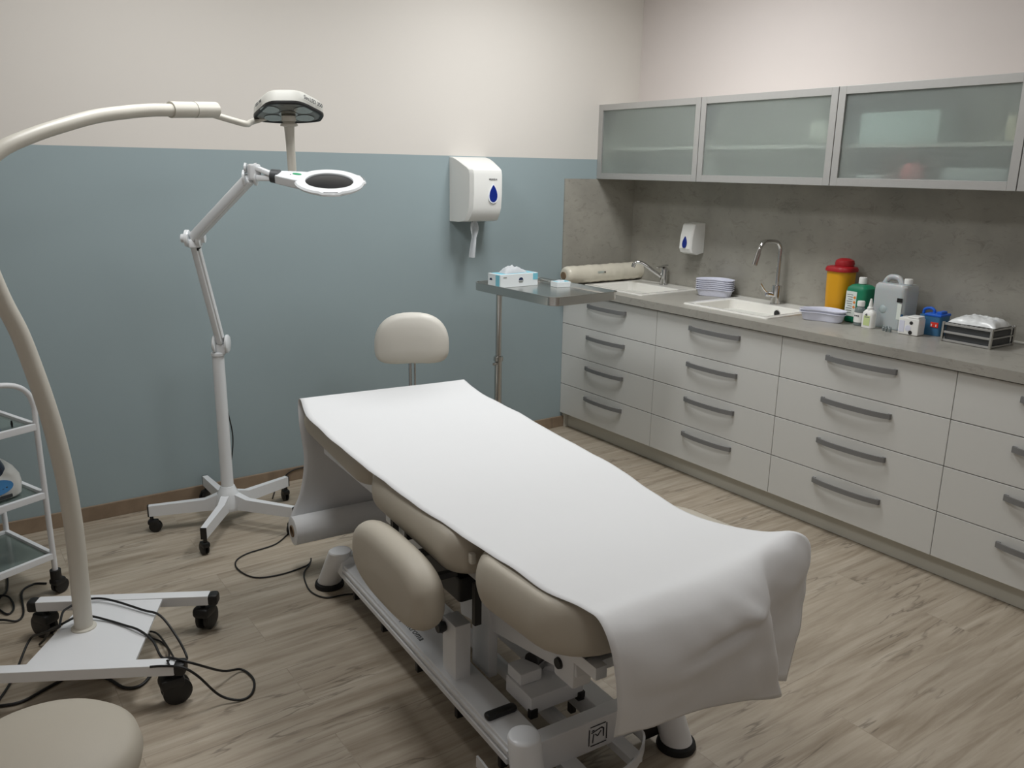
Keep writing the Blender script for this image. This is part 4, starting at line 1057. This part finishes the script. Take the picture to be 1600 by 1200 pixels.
dd = Vector((.868, .42, .06)).normalized()
b = new(); s0 = Vector((-2.985, -1.012, 1.733)); cyl(b, s0, s0+dd*.092, .0255); cyl(b, s0+dd*.094, s0+dd*.185, .026); obj('sleeve', b, CREAMP, t, world=True)
b = new(); cyl(b, s0+dd*.18, s0+dd*.1865, .021, n=20); obj('sleeve_end', b, BLACK, t, world=True)
hc = Vector((-2.508, -.782, 1.779))
b = new(); tube(b, cat([s0+dd*.176+Vector((0, 0, -.016)), s0+dd*.25+Vector((0, 0, -.033)), s0+dd*.32+Vector((0, 0, -.047)), Vector((-2.62, -.70, 1.722)), Vector((-2.55, -.70, 1.745))], 6), .011, n=14); obj('head_arm', b, CREAMP, t, world=True)
# head
ln = Vector((.36, .93, 0)).normalized(); side_ = Vector((.93, -.36, 0)).normalized()
tilt = math.radians(17)
hz = (Vector((0, 0, 1))*math.cos(tilt)+ln*math.sin(tilt)).normalized(); hy = (ln-hz*ln.dot(hz)).normalized(); hx_ = hy.cross(hz).normalized()
MH = basis(hc, hx_, hy, hz)
def outline(s, k=5):
    pts = [(-.132, .045), (-.068, -.105), (.045, -.115), (.132, .0), (.118, .07), (.0, .10), (-.105, .09)]
    P = []
    n = len(pts)
    for i in range(n):
        a = Vector(pts[i-1]); c = Vector(pts[i]); e = Vector(pts[(i+1) % n])
        p0 = c+(a-c)*.28; p2 = c+(e-c)*.28
        for j in range(k):
            q = j/(k-1); P.append(((1-q)**2*p0+2*q*(1-q)*c+q*q*p2)*s)
    return P
def OL(s, z): return [MH @ Vector((p.x, p.y, z)) for p in outline(s)]
b = new(); layered(b, [OL(.985, -.026), OL(1.0, -.018), OL(.985, .006), OL(.955, .018), OL(.90, .023), OL(.5, .026), OL(.05, .027)]); hd_ = obj('lamp_head', b, mat('lamp_head_paint', (190, 189, 182), .55, 0, var=.02), t, world=True)
b = new(); layered(b, [OL(.9, -.030), OL(.985, -.031), OL(1.005, -.027), OL(1.005, -.020), OL(.9, -.018), OL(.9, -.030)], caps=False); obj('rim', b, BLACK, hd_, world=True)
b = new(); layered(b, [OL(.91, -.028), OL(.91, -.0265)]); obj('lamp_window', b, LGLASS, hd_, world=True)
b = new()
for (x, y) in ((-.065, -.04), (-.055, .045), (0, 0), (.055, -.045), (.06, .035)):
    lathe(b, [(.034, -.0300), (.030, -.0288), (.012, -.0285)], MH @ Vector((x, y, 0)), hz, n=24)
objs('reflector', b, REFL, hd_, world=True)
def txt_on(pa, pb, s, size, name):
    pa, pb = MH @ Vector(pa), MH @ Vector(pb); X = (pb-pa).normalized()
    inward = Vector((hc.x, hc.y, hc.z))-(pa+pb)/2; 
    upv = hz.copy(); Zv = X.cross(upv).normalized()
    if Zv.dot(inward) > 0: Zv = -Zv
    lean = (upv*.995-Zv*.06).normalized(); upv = (lean-X*lean.dot(X)).normalized(); Zv = X.cross(upv)
    M6 = basis((pa+pb)/2+Zv*.003, X, upv, Zv)
    text(name, s, size, toloc(t, M6), DARKG, hd_)
txt_on((.056, -.106, -.003), (.122, -.018, -.003), 'Sim.LED 350', .0215, 'lettering')
txt_on((-.120, .012, -.003), (-.084, -.071, -.003), 'LED 350', .016, 'lettering')
b = new(); q = hc-Vector((0, 0, .03)); dn = Vector((.03, .02, -1)).normalized()
lathe(b, [(.013, 0), (.026, .004), (.027, .022), (.02, .026), (.032, .034), (.032, .04), (.019, .042), (.0165, .1), (.016, .20), (.012, .215), (.001, .218)], q, dn, n=24); obj('handle', b, CREAMP, t, world=True)

# ------------------------------------------------------------------ stools
t = thing('round_stool', 'beige round padded stool in the near left corner', 'stool', (-3.635, -2.33, 0))
b = new(); lathe(b, [(.001, .410), (.13, .410), (.155, .417), (.170, .435), (.174, .455), (.168, .480), (.15, .496), (.10, .507), (.05, .511), (.001, .512)], n=56); obj('seat', b, BEIGE, t, sharp=60)
b = new(); lathe(b, [(.001, .395), (.11, .395), (.12, .41), (.001, .41)]); cyl(b, (0, 0, .12), (0, 0, .395), .02, .016); obj('stem', b, CHROME, t)
for i in range(5):
    a = 2*PI*i/5+.4; d = Vector((math.cos(a), math.sin(a), 0))
    b = new(); barM(b, d*.0+Vector((0, 0, .125)), d*.25+Vector((0, 0, .085)), .03, .024); o = obj('leg', b, CHROME, t)
    b = new(); caster(b, d*.245, a+1+i, off=.012); obj('caster', b, BLACK, o)
t = thing('backrest_stool', 'cream stool with rounded backrest behind the head of the table', 'stool', (-1.985, -.725, 0), -.45)
by = .16
b = new(); LL = []; 
def dshape(s, ex):
    P = []
    hw, hh = .172-ex, .118-ex
    for i in range(40):
        a = 2*PI*i/40; x = math.copysign(abs(math.cos(a))**.72, math.cos(a)); y = math.sin(a)
        if y > 0: xx = math.copysign(abs(math.cos(a))**.8, math.cos(a))*hw; yy = (abs(y)**.92)*hh*1.28
        else: xx = math.copysign(abs(math.cos(a))**.45, math.cos(a))*hw; yy = -(abs(y)**.55)*hh*.80+.008*(1-abs(xx)/hw)
        P.append((xx, yy))
    return P
for yy, ex in ((.03, .03), (.034, .012), (.026, .003), (.008, 0), (-.012, .004), (-.024, .02), (-.030, .05), (-.032, .09)):
    LL.append([Vector((x+.02, by+yy-.03*(1-(x/.18)**2)*.4, .775+z)) for x, z in dshape(1, ex)])
layered(b, LL); obj('backrest', b, CREAM, t, sharp=60)
b = new(); tube(b, cat([(.012, by+.04, .80), (.012, by+.05, .68), (.012, by+.045, .5), (.012, by+.01, .42), (.0, .1, .39)], 6), .008, n=12); tube(b, cat([(.034, by+.04, .72), (.034, by+.05, .62), (.034, by+.045, .5), (.03, by+.01, .42), (.02, .1, .395)], 6), .005, n=12); box(b, (.022, by+.04, .70), (.045, .016, .03), bev=.004); obj('back_bracket', b, CHROME, t)
b = new(); lathe(b, [(.001, .40), (.13, .40), (.165, .41), (.175, .43), (.17, .455), (.14, .47), (.001, .478)], n=48); obj('seat', b, CREAM, t, sharp=60)
b = new(); lathe(b, [(.001, .385), (.09, .385), (.1, .4), (.001, .4)]); cyl(b, (0, 0, .1), (0, 0, .385), .02); obj('stem', b, CHROME, t)
for i in range(5):
    a = 2*PI*i/5+.1; d = Vector((math.cos(a), math.sin(a), 0))
    b = new(); barM(b, Vector((0, 0, .115)), d*.25+Vector((0, 0, .085)), .03, .024); o = obj('leg', b, CHROME, t)
    b = new(); caster(b, d*.245, a+1+i, off=.012); obj('caster', b, BLACK, o)

# ------------------------------------------------------------------ trolley with glass shelves
t = thing('glass_shelf_trolley', 'white tubular trolley with three glass shelves at the left edge', 'trolley', (-3.445, -.665, 0))
TP = Vector((-3.443, -.655, 0)); tu = Vector((-.905, -.425, 0)).normalized(); tv = Vector((-.36, .93, 0)).normalized()
LU, LV = .46, .34
def tp(u, v, z): return TP+tu*u+tv*v+Vector((0, 0, z))
b = new()
tube(b, cat([tp(0, 0, .085), tp(0, 0, .4), tp(0, 0, .66), tp(0.0, 0, .73), tp(.02, 0, .785), tp(.07, 0, .818), tp(.16, 0, .83), tp(LU-.16, 0, .83), tp(LU-.07, 0, .818), tp(LU-.02, 0, .785), tp(LU, 0, .73), tp(LU, 0, .5), tp(LU, 0, .085)], 6), .0098, n=14)
obj('front_tube', b, WPAINT, t, world=True)
b = new()
for u in (0, LU): tube(b, [tp(u, LV, .085), tp(u, LV, .40)], .0098, n=14)
tube(b, [tp(0, LV, .24), tp(LU, LV, .24)], .007, n=12); tube(b, [tp(0, LV, .40), tp(0, LV, .66)], .0098, n=14); tube(b, [tp(LU, LV, .4), tp(LU, LV, .66)], .0098, n=14)
obj('rear_tube', b, WPAINT, t, world=True)
for z in (.165, .405, .665):
    b = new(); dz = z-.012
    barM(b, tp(0, 0, dz), tp(LU, 0, dz), .016, .024, .002); barM(b, tp(0, LV, dz), tp(LU, LV, dz), .016, .024, .002); barM(b, tp(.0, 0, dz), tp(.0, LV, dz), .016, .024, .002); barM(b, tp(LU, 0, dz), tp(LU, LV, dz), .016, .024, .002)
    o = obj('shelf', b, WPAINT, t, world=True)
    b = new(); g = box(b, (0, 0, 0), (LU-.02, LV-.02, .005)); bmesh.ops.transform(b, matrix=basis(tp(LU/2, LV/2, z-.014), tu, tu.cross(Vector((0, 0, -1))), (0, 0, 1)), verts=g)
    g = None
    # skew the pane to follow the frame
    b.free(); b = new(); a0 = [tp(.008, .008, z-.016), tp(LU-.008, .008, z-.016), tp(LU-.008, LV-.008, z-.016), tp(.008, LV-.008, z-.016)]
    vv1 = [b.verts.new(p) for p in a0]; vv2 = [b.verts.new(p+Vector((0, 0, .005))) for p in a0]
    b.faces.new(vv1); b.faces.new(vv2)
    for i in range(4): b.faces.new((vv1[i], vv1[(i+1) % 4], vv2[(i+1) % 4], vv2[i]))
    obj('glass_panel', b, SHGLASS, o, world=True, smooth=False)
for i, (u, v) in enumerate(((0, 0), (LU, 0), (LU, LV), (0, LV))):
    b = new(); p = tp(u, v, 0); caster(b, p, .6+i, R_=.028, wd=.014, zt_=.09, off=.012); cyl(b, (p.x, p.y, .06), (p.x, p.y, .096), .019); obj('caster', b, BLACK, t, world=True)
# centrifuge-like device on the middle shelf
DZ = .3945
t = thing('desktop_device', 'small white rounded device with dark blue dome lid and blue control panel', 'device', tp(.165, .165, DZ), math.radians(25))
b = new(); LL = []
for z, s, dy in ((0.006, .93, 0), (.012, .97, 0), (.05, 1, 0), (.078, .985, .004), (.105, .90, .014), (.125, .78, .03)): LL.append([Vector((x*s, y*s+dy, z)) for x, y in rrect(.125, .115, .05, 7)])
layered(b, LL); obj('housing', b, WPLAS, t)
b = new(); LL = []
for z, s in ((.072, .90), (.11, .90), (.145, .76), (.168, .52), (.176, .2)): LL.append([Vector((x*s-.018, y*s-.006, z)) for x, y in rrect(.118, .106, .07, 7)])
layered(b, LL); obj('dome_lid', b, DEVB, t)
b = new(); g = prism(b, [(.060*math.cos(a), .027*math.sin(a)) for a in [2*PI*k/32 for k in range(32)]], 0, .006, basis((.012, -.1135, .058), (1, 0, 0), (0, .12, .99), (0, -.99, .12))); pn = obj('control_panel', b, PANELB, t)
b = new()
for x, z in ((.01, .066), (.02, .05), (.035, .05), (.048, .054)): box(b, (x, -.1195, z), (.02 if x == .01 else .006, .002, .008 if x == .04 else .004))
box(b, (.02, -.1165, .018), (.09, .003, .012)); obj('display', b, DARKG, pn)
b = new()
for x in (-.09, .09):
    for y in (-.08, .08): cyl(b, (x, y, 0), (x, y, .008), .01, n=12)
objs('rubber_foot', b, RUBBER, t)
# small things on the top shelf
o = sbox('lancet_packet', 'small violet packet on the top glass shelf at the left edge', 'packet', tp(.13, .07, .655), (.06, .035, .008), mat('violet_card', (96, 92, 160), .6, var=.05), rz=.4, bev=.002)
b = new(); cyl(b, (0, 0, 0), (0, 0, .022), .003, n=10); lathe(b, [(.004, .008), (.0045, .012), (.001, .024)], n=10); o = obj('small_vial', b, BLACK); o.location = tp(.055, .06, .6545); tag(o, 'tiny black upright vial on the top glass shelf', 'vial')

# ------------------------------------------------------------------ cables
def cable(label, pts, r=.0038, name='power_cable'):
    b = new(); tube(b, cat(pts, 6), r, n=10); o = obj(name, b, CABLE, sharp=80); return tag(o, label, 'cable')
z = BT+.002
C1 = [(-3.71, -1.35, .008), (-3.64, -1.20, .008), (-3.575, -1.06, .05), (-3.545, -1.13, .10), (-3.500, -1.215, .15), (-3.492, -1.200, .155), (-3.475, -1.135, .158), (-3.452, -1.098, .152), (-3.419, -1.074, .15), (-3.395, -1.070, .15), (-3.355, -1.089, .15), (-3.313, -1.140, .148), (-3.255, -1.235, .145), (-3.215, -1.30, .142), (-3.185, -1.38, .09), (-3.175, -1.44, .05), (-3.20, -1.49, .08), (-3.245, -1.565, .13)]
cable('black cable arching over the lamp base from the left and round its right side', C1)
C2 = [(-3.545, -1.02, .006), (-3.53, -1.04, .03), (-3.515, -1.10, .09), (-3.495, -1.185, .14), (-3.475, -1.205, .158), (-3.442, -1.190, .158), (-3.405, -1.192, .15), (-3.362, -1.234, z), (-3.324, -1.296, z), (-3.293, -1.36, .146), (-3.268, -1.43, .135), (-3.262, -1.51, .12), (-3.245, -1.575, .145), (-3.195, -1.615, .13), (-3.10, -1.56, .04), (-3.035, -1.535, .008), (-3.02, -1.606, .005), (-3.047, -1.672, .005), (-3.087, -1.685, .005), (-3.14, -1.665, .03), (-3.195, -1.655, .11), (-3.235, -1.645, .148), (-3.281, -1.605, .147), (-3.310, -1.589, .146)]
cable('black cable crossing the plate base and looping over the floor beside the near caster', C2)
C3 = [(-3.262, -1.59, .15), (-3.235, -1.53, .11), (-3.21, -1.40, .05), (-3.208, -1.2, .02), (-3.227, -1.135, .006), (-3.229, -1.178, .006), (-3.207, -1.224, .006), (-3.197, -1.285, .006), (-3.22, -1.40, .05), (-3.255, -1.56, .13), (-3.262, -1.612, .146)]
cable('short black cable loop standing between the two bars of the lamp base', C3, .0032)
C4 = [(-3.85, -1.24, .005), (-3.70, -1.315, .005), (-3.627, -1.335, .005), (-3.555, -1.300, .005), (-3.47, -1.27, .005), (-3.40, -1.34, .005), (-3.36, -1.43, .005), (-3.31, -1.44, .005), (-3.25, -1.36, .005)]
cable('thick black cable on the floor passing under the near bar of the lamp base', C4, .005)
L1 = [(-3.63, -.08, .10), (-3.606, -.17, .06), (-3.597, -.246, .012), (-3.588, -.409, .005), (-3.600, -.544, .005), (-3.625, -.588, .005), (-3.641, -.651, .005), (-3.616, -.737, .005), (-3.593, -.711, .005), (-3.592, -.639, .005), (-3.615, -.592, .012), (-3.70, -.55, .005)]
cable('black cable tangled on the floor under the trolley', L1, .0035)
L2 = [(-3.47, -.56, .005), (-3.512, -.540, .005), (-3.555, -.589, .005), (-3.566, -.757, .005), (-3.592, -.808, .005), (-3.640, -.783, .012), (-3.72, -.757, .005)]
cable('black cable curving from the trolley caster towards the left edge', L2, .0038)
MM = [(-2.30, -.50, .004), (-2.42, -.55, .004), (-2.522, -.611, .004), (-2.625, -.698, .004), (-2.756, -.722, .004), (-2.817, -.773, .004), (-2.826, -.86, .004), (-2.791, -.947, .004), (-2.699, -.975, .004), (-2.60, -.961, .004), (-2.566, -.94, .005), (-2.556, -.925, .014)]
cable('thin dark cable looping on the floor between magnifier lamp and table', MM, .003)
M2 = [(-2.571, -.95, .004), (-2.621, -1.013, .004), (-2.648, -1.10, .004), (-2.655, -1.18, .004), (-2.625, -1.245, .004), (-2.545, -1.266, .004), (-2.479, -1.321, .004), (-2.43, -1.42, .004)]
cable('thin dark cable running round the far foot of the table', M2, .003)
cable('thin black cable rising against the skirting behind the table head', [(-2.46, -.2, .004), (-2.40, -.08, .004), (-2.345, -.02, .02), (-2.30, -.018, .052), (-2.235, -.018, .062), (-2.1, -.018, .05)], .003)
